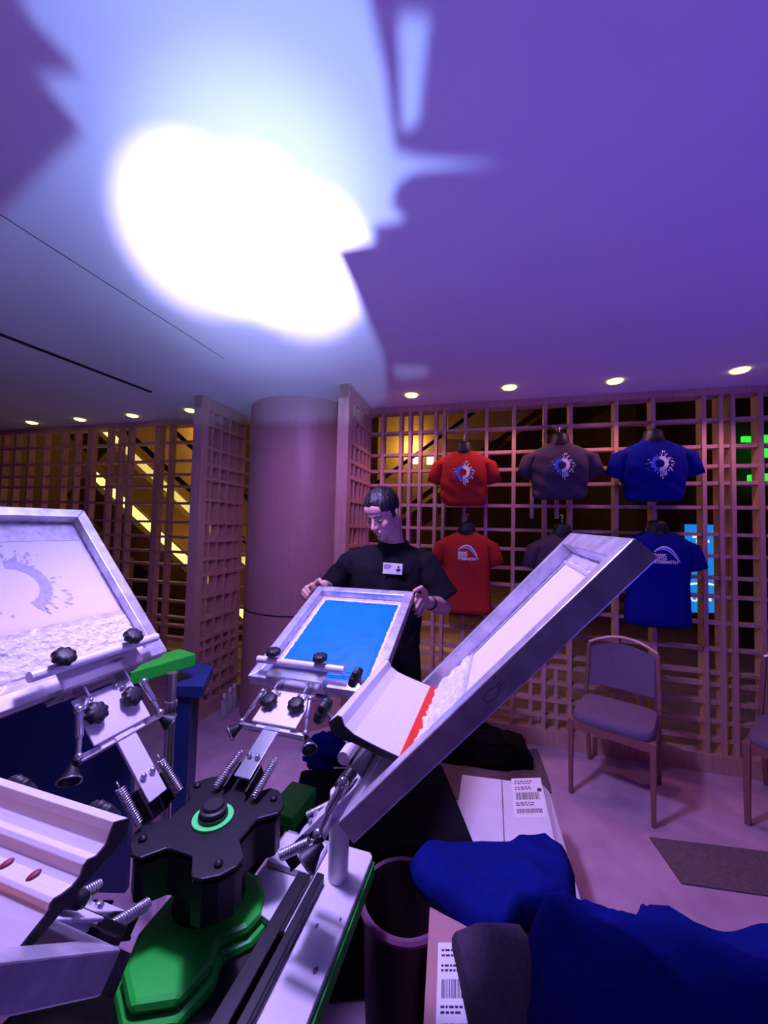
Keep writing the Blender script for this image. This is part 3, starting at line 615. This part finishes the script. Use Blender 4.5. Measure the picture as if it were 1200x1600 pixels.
    for s in (-1, 1):
        A = X @ V((s * .058, L + .07, -.030)); B = X @ V((s * .060, L - .045, -.045)); B.z = max(B.z, HZT + .012)
        sp = MB(); helix(sp, A, B, .0085, 17, .0022); sp.tube([A, A + (A - B).normalized() * .018], .002, 6); spo = sp.build('tension_spring', steel, press, 'all')
arm(FC, -.045, -.32)
arm(FL, .02, -.34, 'dull')
arm(FR, 0, -.31, 'dull', True)
arm(F4, .0, -.27, 'dull', True, True)
# hub plates: lobes between the arms
def hubpoly(R1, R0, w):
    P = []
    for k in range(4):
        a = k * PI / 2 + PI / 4
        for da, r in ((-.52, R0), (-.46, R0 * 1.04), (-.34, R1 * .93), (-.2, R1), (0, R1 * 1.02), (.2, R1), (.34, R1 * .93), (.46, R0 * 1.04), (.52, R0)): P.append((r * math.cos(a + da), r * math.sin(a + da)))
    return P
MB().prism(hubpoly(.168, .105, 0), HZT - .008, HZT).build('hub_plate', blackm, press, False, .003)
MB().prism(hubpoly(.160, .100, 0), HZT - .105, HZT - .02).build('lower_hub_plate', blackm, press, False, .003)
MB().lathe([(.085, HZT - .22), (.075, HZT - .01), (.001, HZT - .009)], 32).build('hub_barrel', blackm, press, True)
MB().lathe([(.033, HZT + .0005), (.047, HZT + .0005), (.047, HZT + .005), (.033, HZT + .005)], 48, None, True).build('green_washer', greenb, press, True)['label'] = 'bright green ring around the hub cap'
MB().lathe([(.034, HZT), (.034, HZT + .012), (.032, HZT + .013), (.029, HZT + .013), (.029, HZT + .020), (.031, HZT + .021), (.031, HZT + .026), (.025, HZT + .028), (.024, HZT + .033), (.022, HZT + .035), (.001, HZT + .035)], 40).build('hub_cap', rubber, press, True)
for k in range(4):
    for da in ((-.22, .2) if k == 1 else (.0,)):
        a = k * PI / 2 + PI / 4 + da
        MB().lathe([(.009, HZT), (.009, HZT + .005), (.005, HZT + .009), (.001, HZT + .010)], 12, M.Translation((.145 * math.cos(a), .145 * math.sin(a), 0))).build('hub_bolt', blackm if k != 1 or da > 0 else steel, press, True)
# green base casting
gb = MB(M.Translation((.02, 0, .02))); R = []
pg = [(-.10, .08), (.07, .09), (.115, .05), (.138, .0), (.128, -.04), (.085, -.085), (.105, -.125), (.085, -.20), (.0, -.24), (-.07, -.20), (-.11, -.13), (-.115, .0)]
gb.prism(pg, .50, .665); gb.prism([(p[0] * .92 - .003, p[1] * .94) for p in pg], .665, .69)
gb.build('green_base', green, press, False, .012)
g2 = MB(); g2.box((0, 0, 0), (.09, .42, .06), None); g2.X = M.Identity(4)
ga = MB(M.Translation((.0, .06, .70)) @ M.Rotation(-.05, 4, 'Z')); ga.box((0, .30, -.02), (.10, .15, .05)); ga.build('green_arm', green, press, False, .006)
lg = MB(); lg.lathe([(.11, .04), (.11, .5)], 24); lg.build('pedestal', blackm, press, True)
dark_blk = MB(); dark_blk.box((-.13, -.28, .25), (.56, .62, .42)); dark_blk.build('dark_base_block', blackcloth, press, False, .01)  # black block added under the press to darken the floor there
MB().box((-.12, -.33, .475), (.50, .50, .02)).build('dark_block_top', blackm, press)
fb = MB()
for k in range(4): fb.box((0, 0, .02), (.62, .07, .04), M.Rotation(k * PI / 4 * 1, 3, 'Z'))
fb.build('base_feet', blackm, press)
# pallet at the right: white board on a green edged support, black channel irons on it
wb = MB(); wb.prism([(.245, -.45), (.335, -.45), (.335, .235), (.325, .245), (.245, .245)], .684, .70); wb.prism([(.07, .02), (.245, -.02), (.245, .245), (.07, .245)], .6845, .6995); wbo = wb.build('white_pallet_board', whitep, press, False, .002)
MB().prism([(.328, -.45), (.341, -.45), (.341, .238), (.328, .238)], .645, .683).build('green_edge', green, wbo)
MB().box((.145, .165, .709), (.13, .10, .016)).build('raised_block', whitep, wbo, False, .002)
ch = MB(); ch.box((.235, -.14, .712), (.020, .52, .022)); ch.box((.192, -.15, .708), (.034, .54, .014)); ch.build('channel_iron', blackm, press, False, .002)
ug = MB(); ug.box((0, .2, .655), (.05, .3, .03)); ug.box((.18, -.1, .64), (.16, .5, .05)); ug.box((.18, 0, .3), (.05, .05, .62)); ug.build('pallet_support', blackm, press)
stn = MB(M.Identity(4)); rg = random.Random(5)
for (x, y, r_) in ((.312, -.06, .004), (.305, -.20, .010), (.275, .02, .003), (.3, -.33, .006), (.32, .05, .0025)):
    stn.prism([(x + r_ * (1 + .4 * rg.random()) * math.cos(k * PI / 4), y + 1.6 * r_ * (1 + .4 * rg.random()) * math.sin(k * PI / 4)) for k in range(8)], .7, .7006)
stn.build('ink_stain', mat('dried_ink', (.20, .10, .22), .6), wbo)
tp = onz(528, 1370, .70)
tc = thing('white_tube', 'white cylindrical tube standing on the white board beside the press', 'tube', V((tp.x, tp.y, .70)))
MB().lathe([(.0245, 0), (.0262, .002), (.0262, .178), (.0245, .180)], 40).build('tube_body', alus, tc, True)
MB().lathe([(.0265, .178), (.0268, .18), (.0268, .210), (.0255, .214), (.001, .2145)], 40).build('cap', whitep, tc, True)
# ---------------------------------------------------------------- screens
def screen(X, Wd, L, t, label, fill):
    s = thing('printing_screen', label, 'printing screen', X, 'framed printing screens')
    r = .036; b = MB(); w2 = Wd / 2
    o_ = [(-w2, 0), (w2, 0), (w2, L), (-w2, L)]; i_ = [(-w2 + r, r), (w2 - r, r), (w2 - r, L - r), (-w2 + r, L - r)]
    for k in range(4):
        k2 = (k + 1) % 4; b.prism([o_[k], o_[k2], i_[k2], i_[k]], -t, 0)
    b.build('frame', alu, s, False, .0022)
    MB().box((0, L / 2, -t + .0015), (Wd - .012, L - .012, .0015)).build('screen_fabric', meshm, s)
    z = -t + .0024; tb_ = MB(); a = r + .0
    xi = fill.get('xi', .195); y0 = fill.get('y0', .10); y1 = fill.get('y1', .55)
    def strip(x0, x1, ya, yb, zz):
        n = 22; vs = []; rg = random.Random(int(abs(x0 * 999 + ya * 77)))
        lon = (x1 - x0) > (yb - ya); P = []
        if lon:
            for k in range(n + 1): P.append((x0 + (x1 - x0) * k / n, ya + .004 * rg.random()))
            for k in range(n, -1, -1): P.append((x0 + (x1 - x0) * k / n, yb + .004 * rg.random()))
        else:
            for k in range(n + 1): P.append((x1 + .004 * rg.random(), ya + (yb - ya) * k / n))
            for k in range(n, -1, -1): P.append((x0 + .004 * rg.random(), ya + (yb - ya) * k / n))
        tb_.prism(P, zz, zz + .0012)
    strip(-w2 + r - .004, w2 - r, y1, L - r + .002, z); strip(-w2 + r - .004, w2 - r, r, y0, z)
    strip(-w2 + r - .004, -xi, r, L - r, z + .0013); strip(xi, w2 - r, r, L - r, z + .0013)
    tb_.build('tape_border', tapem, s)
    # glue bead around the inner edge, uneven
    gb_ = MB(); rg = random.Random(3)
    for (p, q) in ((i_[0], i_[3]), (i_[1], i_[2]), (i_[3], i_[2])):
        pts = [(p[0] + (q[0] - p[0]) * k / 30 + .003 * rg.random(), p[1] + (q[1] - p[1]) * k / 30 + .003 * rg.random(), z + .002) for k in range(31)]
        gb_.tube(pts, [.003 + .002 * rg.random() for _ in pts], 6)
    gb_.build('glue_bead', mat('dirty_glue', (.40, .34, .46), .5, var=.6, scale=60), s, True)
    return s, z
def inkpatch(s, x0, x1, y0, y1, z, h, m, name, seed=1, jag=.006, lump=.4):
    nx, ny = 48, 40; vs = []; fs = []; rg = random.Random(seed)
    for j in range(ny + 1):
        for i in range(nx + 1):
            u, v = i / nx, j / ny; x = x0 + (x1 - x0) * u; y = y0 + (y1 - y0) * v
            e = min(u, 1 - u) * nx / 2; g = min(v, 1 - v) * ny / 2; k = min(1, e, g)
            jx = NZ.noise(V((y * 60, seed, 0))) * jag * (1 if u in (0, 1) else 0); jy = NZ.noise(V((x * 60, seed, 9))) * jag * (1 if v in (0, 1) else 0)
            vs.append((x + jx, y + jy, z + h * (.15 + .85 * k) * (1 + lump * NZ.fractal(V((x * 35, y * 35, seed)), 1, 2, 3)) if k > 0 else z - .0005))
    fs = [(j * (nx + 1) + i, j * (nx + 1) + i + 1, (j + 1) * (nx + 1) + i + 1, (j + 1) * (nx + 1) + i) for j in range(ny) for i in range(nx)]
    o = MB().add(vs, fs).build(name, m, s, 'all'); 
    return o
sC, z = screen(FC, .484, .598, .038, 'screen covered in bright blue ink, held up by the man', dict(y1=.545))
inkpatch(sC, -.18, .18, .045, .535, z + .001, .0022, inkb, 'blue_ink', 2)
rg = random.Random(11); rb = MB()
for k in range(16):
    y = (.52 if k < 5 else .05 + .08 * rg.random()) + .008 * rg.random(); x = -.17 + .3 * rg.random(); l = .03 + .12 * rg.random()
    pts = [(x + l * q / 6, y + .004 * NZ.noise(V((q, k, 0))), z + .0045) for q in range(7)]; rb.tube(pts, [.0005, .0016, .002, .0022, .002, .0014, .0005], 6)
rb.build('ink_ridges', mat('glossy_blue_ink', (.02, .32, .9), .12), sC, True)
sR, z = screen(FR, .476, .61, .037, 'raised screen with dark side rail in the middle foreground, holding white ink', dict(xi=.19))
inkpatch(sR, -.19, .20, .106, .225, z + .001, .009, inkw, 'white_ink', 5, .012, .9)
inkpatch(sR, -.18, .18, .225, .54, z + .0002, .0008, meshm, 'stencil_area', 6, .003, .1)
MB().box((0, .545, z + .004), (.37, .006, .006)).build('tape_ridge', tapem, sR); MB().box((0, .228, z + .003), (.37, .006, .004)).build('tape_ridge', tapem, sR)
hw_ = MB(M.Translation((.2385, .325, -.018)) @ M.Scale(.55, 4))    # handwriting on the rail
hw_.tube([(0, .022 * math.cos(a) * 1.1, .012 * math.sin(a)) for a in [PI * 2 * k / 20 + .5 for k in range(19)]], .0007, 5)
hw_.tube([(0, .030, .012), (0, .026, -.010)], .0007, 5); hw_.tube([(0, .038, .012), (0, .034, -.008)], .0007, 5); hw_.tube([(0, .046, .011), (0, .043, -.006)], .0006, 5)
hw_.build('handwritten_mark', ink_dk, sR)
sL, z = screen(FL, .48, .601, .036, 'pale screen with a faint splash ring stencil at the left edge', dict(y0=.195, y1=.49, xi=.20))
inkpatch(sL, -.2, .2, .195, .49, z + .0002, .0008, mat('tinted_stencil_fabric', (.76, .78, .86), .5, col2=(.78, .68, .86), scale=2.2), 'stencil_area', 8, .003, .1)
inkpatch(sL, -.2, .21, .07, .18, z + .001, .005, inkw, 'white_ink_smear', 9, .01, .9)
rp_ = MB(M.Translation((-.045, .335, z + .0016))); r2 = random.Random(4); vs = []; n = 44
for k in range(n + 1):
    a = -1.2 + 2.7 * k / n; ro = .088 + .006 * r2.random(); ri = .060 + .003 * r2.random(); vs += [(ri * math.cos(a), ri * math.sin(a), 0), (ro * math.cos(a), ro * math.sin(a), 0)]
rp_.add(vs, [(2 * k, 2 * k + 1, 2 * k + 3, 2 * k + 2) for k in range(n)])
for k in range(40):
    a = -1.2 + 2.7 * r2.random(); rr = .095 + .05 * r2.random() ** 1.5; q = .0015 + .003 * r2.random(); l = q * (1 + 2.2 * r2.random())
    vs = [(rr * math.cos(a) + l * math.cos(t) * math.cos(a) - q * math.sin(t) * math.sin(a), rr * math.sin(a) + l * math.cos(t) * math.sin(a) + q * math.sin(t) * math.cos(a), 0) for t in [k2 * PI / 4 for k2 in range(8)]]
    rp_.add(vs, [tuple(range(8))])
for x_, y_ in ((-.06, -.06), (-.05, -.075), (-.075, -.05), (-.09, -.09), (-.03, -.09)): rp_.lathe([(.004, 0), (.004, .0003)], 8, M.Translation((x_, y_, 0)))
rp_.build('splash_ring_stencil', greyprint, sL, False, 0, False)
s4, z = screen(F4, .48, .60, .038, 'screen at the lower left corner, its side rail toward the viewer', dict(xi=.20))
inkpatch(s4, -.2, .2, .05, .5, z + .0004, .0012, orangeb, 'orange_ink_film', 12, .004, .3)
# ---------------------------------------------------------------- squeegees
def squeegee(X, x0, x1, label, blade_m, ribs):
    s = thing('squeegee', label, 'squeegee', X, 'aluminium squeegees')
    if not ribs: front = [(.066, .110), (.070, .103), (.063, .088), (.066, .068), (.076, .045), (.089, .018), (.106, -.014)]
    else: front = [(.066, .106), (.064, .096), (.060, .084), (.066, .072), (.076, .068), (.078, .062), (.074, .052), (.078, .044), (.088, .036), (.094, .033), (.096, .028), (.092, .022), (.106, -.012)]
    back = [(.098, -.016), (.080, .010), (.068, .034), (.054, .060), (.040, .080), (.036, .098), (.044, .113)]
    prof = front + back
    hb_ = MB(M(((0, 0, 1, 0), (1, 0, 0, 0), (0, 1, 0, 0), (0, 0, 0, 1)))); hb_.prism([(p[0], p[1]) for p in prof], x0, x1)
    hb_.build('handle', alus, s, False, .001)
    bl = MB(M(((0, 0, 1, 0), (1, 0, 0, 0), (0, 1, 0, 0), (0, 0, 0, 1)))); bl.prism([(.0965, -.010), (.1055, -.010), (.112, -.031), (.103, -.0335)], x0 - .003, x1 + .003); bl.build('blade', blade_m, s, False, .001)
    for e in (x0 - .0015, x1 + .0015):
        c_ = MB(M(((0, 0, 1, 0), (1, 0, 0, 0), (0, 1, 0, 0), (0, 0, 0, 1)))); c_.prism([(.5 * (p[0] - .068) + .068 if False else p[0], p[1]) for p in prof], e - .0015, e + .0015); c_.build('end_cap', rubber, s)
    if ribs:
        for k, xx in enumerate((-.135, -.085, -.035, .02, .07, .12)):
            b = MB(); b.ell((xx, .0835, .0405), (.0052, .0035, .0085), 10, None, M.Rotation(.75, 3, 'X')); b.build('rivet', mat('dark_red_rivet', (.22, .02, .03), .5), s, 'all')['label'] = 'dark red oval rivet'
    return s
squeegee(FR, -.15, .155, 'aluminium squeegee with a red blade resting in the raised middle screen', redb, False)
squeegee(F4, -.19, .17, 'ribbed aluminium squeegee with red rivets and amber blade at the left edge', orangeb, True)
# ---------------------------------------------------------------- the man holding the middle screen
RO = V((.03, 2.12, 0))
man = thing('person', 'man in a black t-shirt with a white badge, gripping the blue screen', 'person', RO)
BX = M.Translation(-RO)
def remesh(o, vox, it=4, fac=.5):
    r = o.modifiers.new('remesh', 'REMESH'); r.mode = 'VOXEL'; r.voxel_size = vox; r.use_smooth_shade = True
    if it: q = o.modifiers.new('smooth', 'SMOOTH'); q.factor = fac; q.iterations = it
def el(cx, cy, z, rx, ry, n=28, p=.9): return [(cx + rx * sup(math.cos(2 * PI * k / n), p), cy + ry * sup(math.sin(2 * PI * k / n), p), z) for k in range(n)]
hf = V((-.50, -.70, -.50)).normalized(); hu = (V((-.03, 0, 1)) - hf * hf.dot(V((-.03, 0, 1)))).normalized(); hs_ = (-hf).cross(hu)
HO = V((-.005, 1.955, 1.678))
HX = BX @ M(((hs_.x, -hf.x, hu.x, HO.x), (hs_.y, -hf.y, hu.y, HO.y), (hs_.z, -hf.z, hu.z, HO.z), (0, 0, 0, 1)))
b = MB(BX)
for s in (-1, 1):
    b.capsule([(RO.x + s * .09, 2.13, .90), (RO.x + s * .10, 2.10, .50), (RO.x + s * .11, 2.15, .10)], [.085, .060, .042], 18)
    b.capsule([(RO.x + s * .11, 2.17, .055), (RO.x + s * .12, 2.00, .045)], [.042, .036], 14)
b.rings([el(RO.x, 2.13, .86, .14, .10), el(RO.x, 2.13, 1.0, .14, .10), el(RO.x, 2.13, 1.15, .14, .10), el(RO.x, 2.12, 1.32, .17, .11), el(RO.x, 2.11, 1.42, .17, .10), el(RO.x + .01, 2.11, 1.48, .12, .08), el(RO.x + .02, 2.09, 1.53, .065, .06)])
neck0 = V((.055, 2.085, 1.49)); neck1 = HO - hf * -.0 + hu * -.065 - hf * .035
b.capsule([neck0, neck0.lerp(neck1, .5) + V((.0, .01, .0)), neck1], [.066, .058, .056], 20)
SR, ER, WR = V((.200, 2.10, 1.395)), V((.325, 2.07, 1.19)), at(668, 941, 1.84)
SL, EL, WL = V((-.150, 2.11, 1.385)), V((-.30, 2.19, 1.235)), at(506, 914, 1.975)
b.capsule([SR, ER], [.050, .046], 18); b.capsule([ER, ER.lerp(WR, .35), WR], [.046, .045, .027], 18)
b.capsule([SL, EL], [.050, .044], 18); b.capsule([EL, EL.lerp(WL, .35), WL], [.043, .042, .027], 18)
# head
def HE(c, r, R=None): b.ell(c, r, 20, None if False else (BX.inverted() @ HX), R)
HE((0, .012, .038), (.075, .095, .080)); HE((0, -.030, -.025), (.062, .064, .085)); HE((0, -.040, -.070), (.050, .050, .040)); HE((0, -.074, -.100), (.024, .019, .018))
HE((0, -.080, .024), (.046, .013, .011)); HE((0, -.072, .050), (.052, .022, .035))
for s in (-1, 1):
    HE((s * .039, -.066, -.030), (.022, .020, .024)); HE((s * .031, -.079, .000), (.0155, .011, .009)); HE((s * .079, .012, -.008), (.008, .019, .030), M.Rotation(s * .35, 3, 'Z')); HE((s * .010, -.105, -.034), (.008, .009, .007))
    HE((s * .034, -.020, -.085), (.022, .045, .024))
nb = MB(HX); XX = BX.inverted() @ HX
b.capsule([(0, -.085, .012), (0, -.100, -.012), (0, -.112, -.030)], [.0085, .0095, .0115], 14, XX)
HE((0, -.090, -.060), (.024, .012, .006)); HE((0, -.088, -.070), (.020, .013, .0075))
# hands
def hand(wr, pc, kn, mid, tip, th):
    P = lambda q: at(*q)
    wr = P(wr) if not isinstance(wr, V) else wr; pcv = P(pc)
    for i in range(4):
        k, m_, t = P(kn[i]), P(mid[i]), P(tip[i]); r = (.0095, .0098, .0092, .0080)[i]
        b.capsule([wr.lerp(pcv, .5), k], [.015, .0125], 12)
        b.capsule([k, m_], [r * 1.08, r], 12); b.capsule([m_, m_.lerp(t, .55), t], [r, r * .93, r * .8], 12)
    t0, t1, t2 = (P(q) for q in th); b.capsule([wr.lerp(pcv, .4), t0], [.017, .014], 12); b.capsule([t0, t1], [.0135, .0115], 12); b.capsule([t1, t2], [.0112, .0095], 12)
hand(WR, (661, 935, 1.80), [(652, 930, 1.775), (656, 938, 1.765), (659, 945, 1.77), (662, 951, 1.785)],
     [(648, 940, 1.748), (651, 949, 1.742), (654, 956, 1.748), (658, 960, 1.765)], [(644, 943, 1.765), (646, 952, 1.76), (648, 959, 1.765), (653, 963, 1.775)],
     [(664, 926, 1.80), (658, 918, 1.775), (648, 923, 1.750)])
hand(WL, (495, 917, 1.935), [(487, 914, 1.925), (483, 918, 1.915), (480, 923, 1.91), (478, 928, 1.91)],
     [(478, 918, 1.885), (474, 923, 1.88), (473, 928, 1.88), (473, 932, 1.885)], [(484, 926, 1.875), (481, 931, 1.87), (479, 935, 1.87), (478, 938, 1.875)],
     [(494, 911, 1.935), (499, 906, 1.915), (504, 912, 1.893)])
body = b.build('body', skin, man, 'all'); remesh(body, .0036, 3, .5)
# hair, brows, lashes
hb2 = MB(HX); R = []
for i in range(1, 40):
    a = PI * i / 40 - PI / 2; ring = []
    for k in range(64):
        t = 2 * PI * k / 64; x, y, z = math.cos(a) * math.cos(t), math.cos(a) * math.sin(t), math.sin(a)
        X_, Y_, Z__ = x * .083, .010 + y * .104, .040 + z * .094
        hl = (.043 - .030 * max(0, abs(x) - .45) / .5 + .006 * NZ.noise(V((x * 9, 2, 2)))) if Y_ < -.03 else (.020 - (Y_ + .03) * 2.0)      # hairline height
        hl = max(hl, -.055); d = (Z__ - hl) / .012
        k_ = .84 + .16 * max(0, min(1, d)) 
        q = k_ * (1 + .05 * NZ.noise(V((x * 6, y * 14, z * 6))) + .018 * max(0, z) * max(0, -y))
        ring.append((X_ * q, .012 + (Y_ - .012) * q, .038 + (Z__ - .038) * q))
    R.append(ring)
hb2.rings(R).build('hair', hair, man, 'all')
for s in (-1, 1): MB(HX).capsule([(s * .013, -.0935, .020), (s * .030, -.0925, .0275), (s * .048, -.078, .0215)], [.0034, .0042, .002], 8).build('eyebrow', hair, man, 'all')
for s in (-1, 1): MB(HX).tube([(s * .017, -.0875, -.005), (s * .024, -.0905, -.0075), (s * .033, -.0905, -.0075), (s * .045, -.0815, -.003)], [.0012, .0022, .0022, .001], 6).build('eyelash', hair, man, True)
li = MB(HX); li.tube([(-.023, -.0925, -.064), (-.01, -.1015, -.0635), (0, -.1025, -.0645), (.01, -.1015, -.0635), (.023, -.0925, -.064)], .0012, 6); li.build('mouth_line', mat('lip_shadow_skin', (.25, .09, .09), .6), man, True)
# clothes
ts = MB(BX)
ts.rings([el(RO.x - .005, 2.13, .88, .185, .145), el(RO.x, 2.13, 1.0, .185, .145), el(RO.x, 2.12, 1.15, .19, .145), el(RO.x, 2.10, 1.30, .205, .145), el(RO.x + .01, 2.10, 1.40, .215, .135), el(RO.x + .015, 2.10, 1.46, .175, .115), el(RO.x + .02, 2.095, 1.50, .115, .09), el(RO.x + .022, 2.085, 1.525, .078, .076)])
ts.capsule([V((.10, 2.11, 1.43)), V((.222, 2.10, 1.405))], [.078, .085], 18); ts.capsule([V((-.06, 2.11, 1.43)), V((-.168, 2.11, 1.395))], [.078, .083], 18)
def sleeve(a, b2, r0, r1):
    n = 22; d = (b2 - a).normalized(); u_ = d.cross(V((0, 1, 0))).normalized(); v_ = d.cross(u_); R = []
    for k in range(9):
        q = k / 8; c = a.lerp(b2, q); r = r0 + (r1 - r0) * q
        R.append([tuple(c + (u_ * math.cos(2 * PI * j / n) + v_ * math.sin(2 * PI * j / n)) * r) for j in range(n)])
    ts.rings(R)
sleeve(V((.205, 2.10, 1.42)), V((.328, 2.07, 1.225)), .086, .088); sleeve(V((-.145, 2.11, 1.41)), V((-.285, 2.17, 1.265)), .08, .078)
tshirt = ts.build('black_t_shirt', mat('black_cotton', (.011, .009, .014), .9, var=.2, scale=30, bump=.3, spec=.12), man, 'all'); remesh(tshirt, .008, 6, .5)
tx_ = bpy.data.textures.new('folds', 'CLOUDS'); tx_.noise_scale = .09; dm = tshirt.modifiers.new('folds', 'DISPLACE'); dm.texture = tx_; dm.strength = .022; dm.mid_level = .5
cbx = MB(BX); cbx.tube([(RO.x + .024 + .077 * math.cos(2 * PI * k / 30), 2.083 + .074 * math.sin(2 * PI * k / 30), 1.525 + .014 * math.sin(2 * PI * k / 30)) for k in range(31)], .008, 8); cbx.build('collar_rib', tshirt.data.materials[0], man, True)
tr = MB(BX)
for s in (-1, 1): tr.rings([el(RO.x + s * .07, 2.13, .98, .11, .125), el(RO.x + s * .09, 2.13, .80, .105, .12), el(RO.x + s * .10, 2.11, .50, .085, .09), el(RO.x + s * .11, 2.14, .09, .07, .085)])
tro = tr.build('black_trousers', blackcloth, man, 'all'); remesh(tro, .009, 4)
shh = MB(BX)
for s in (-1, 1): shh.capsule([(RO.x + s * .11, 2.18, .048), (RO.x + s * .12, 2.05, .05), (RO.x + s * .125, 1.97, .04)], [.046, .048, .038], 16)
for s in (-1, 1): MB(BX).capsule([(RO.x + s * .11, 2.18, .048), (RO.x + s * .12, 2.05, .05), (RO.x + s * .125, 1.97, .04)], [.047, .050, .0395], 16).build('shoe', rubber, man, 'all')
wa = MB(BX); wc = ER.lerp(WR, .86); wd_ = (WR - ER).normalized(); u_ = wd_.cross(V((0, 0, 1))).normalized(); v_ = wd_.cross(u_)
wa.rings([[tuple(wc + wd_ * t + (u_ * math.cos(2 * PI * j / 28) + v_ * math.sin(2 * PI * j / 28)) * r) for j in range(28)] for t, r in ((-.010, .031), (-.008, .0345), (.008, .0335), (.010, .030))]); wa.build('wristwatch', rubber, man, True)
bg = at(613.5, 888.5, 1.935); bdx = V((1, .02, -.045)).normalized(); bdy = V((.04, -.10, 1)).normalized(); BGX = BX @ fr(bg, bdx, bdy)
bdg = MB(BGX).box((0, 0, 0), (.098, .056, .0016)).build('badge', mat('white_card', (.92, .92, .9), .35), man); bdg['label'] = 'white name badge with a small photo'
pr = MB(BGX)
for (x, y, w_, h_) in ((-.030, .019, .028, .0022), (-.025, .0125, .040, .0034), (-.027, .0055, .034, .0030), (-.030, -.001, .026, .002), (.029, -.020, .022, .002)): pr.box((x, y, .0011), (w_, h_, .0006))
pr.build('badge_print', ink_dk, bdg)
ph = MB(BGX); ph.ell((.029, .009, .0012), (.0055, .007, .0008), 10); ph.ell((.029, -.006, .0012), (.013, .008, .0008), 10); ph.build('badge_portrait', ink_dk, bdg)
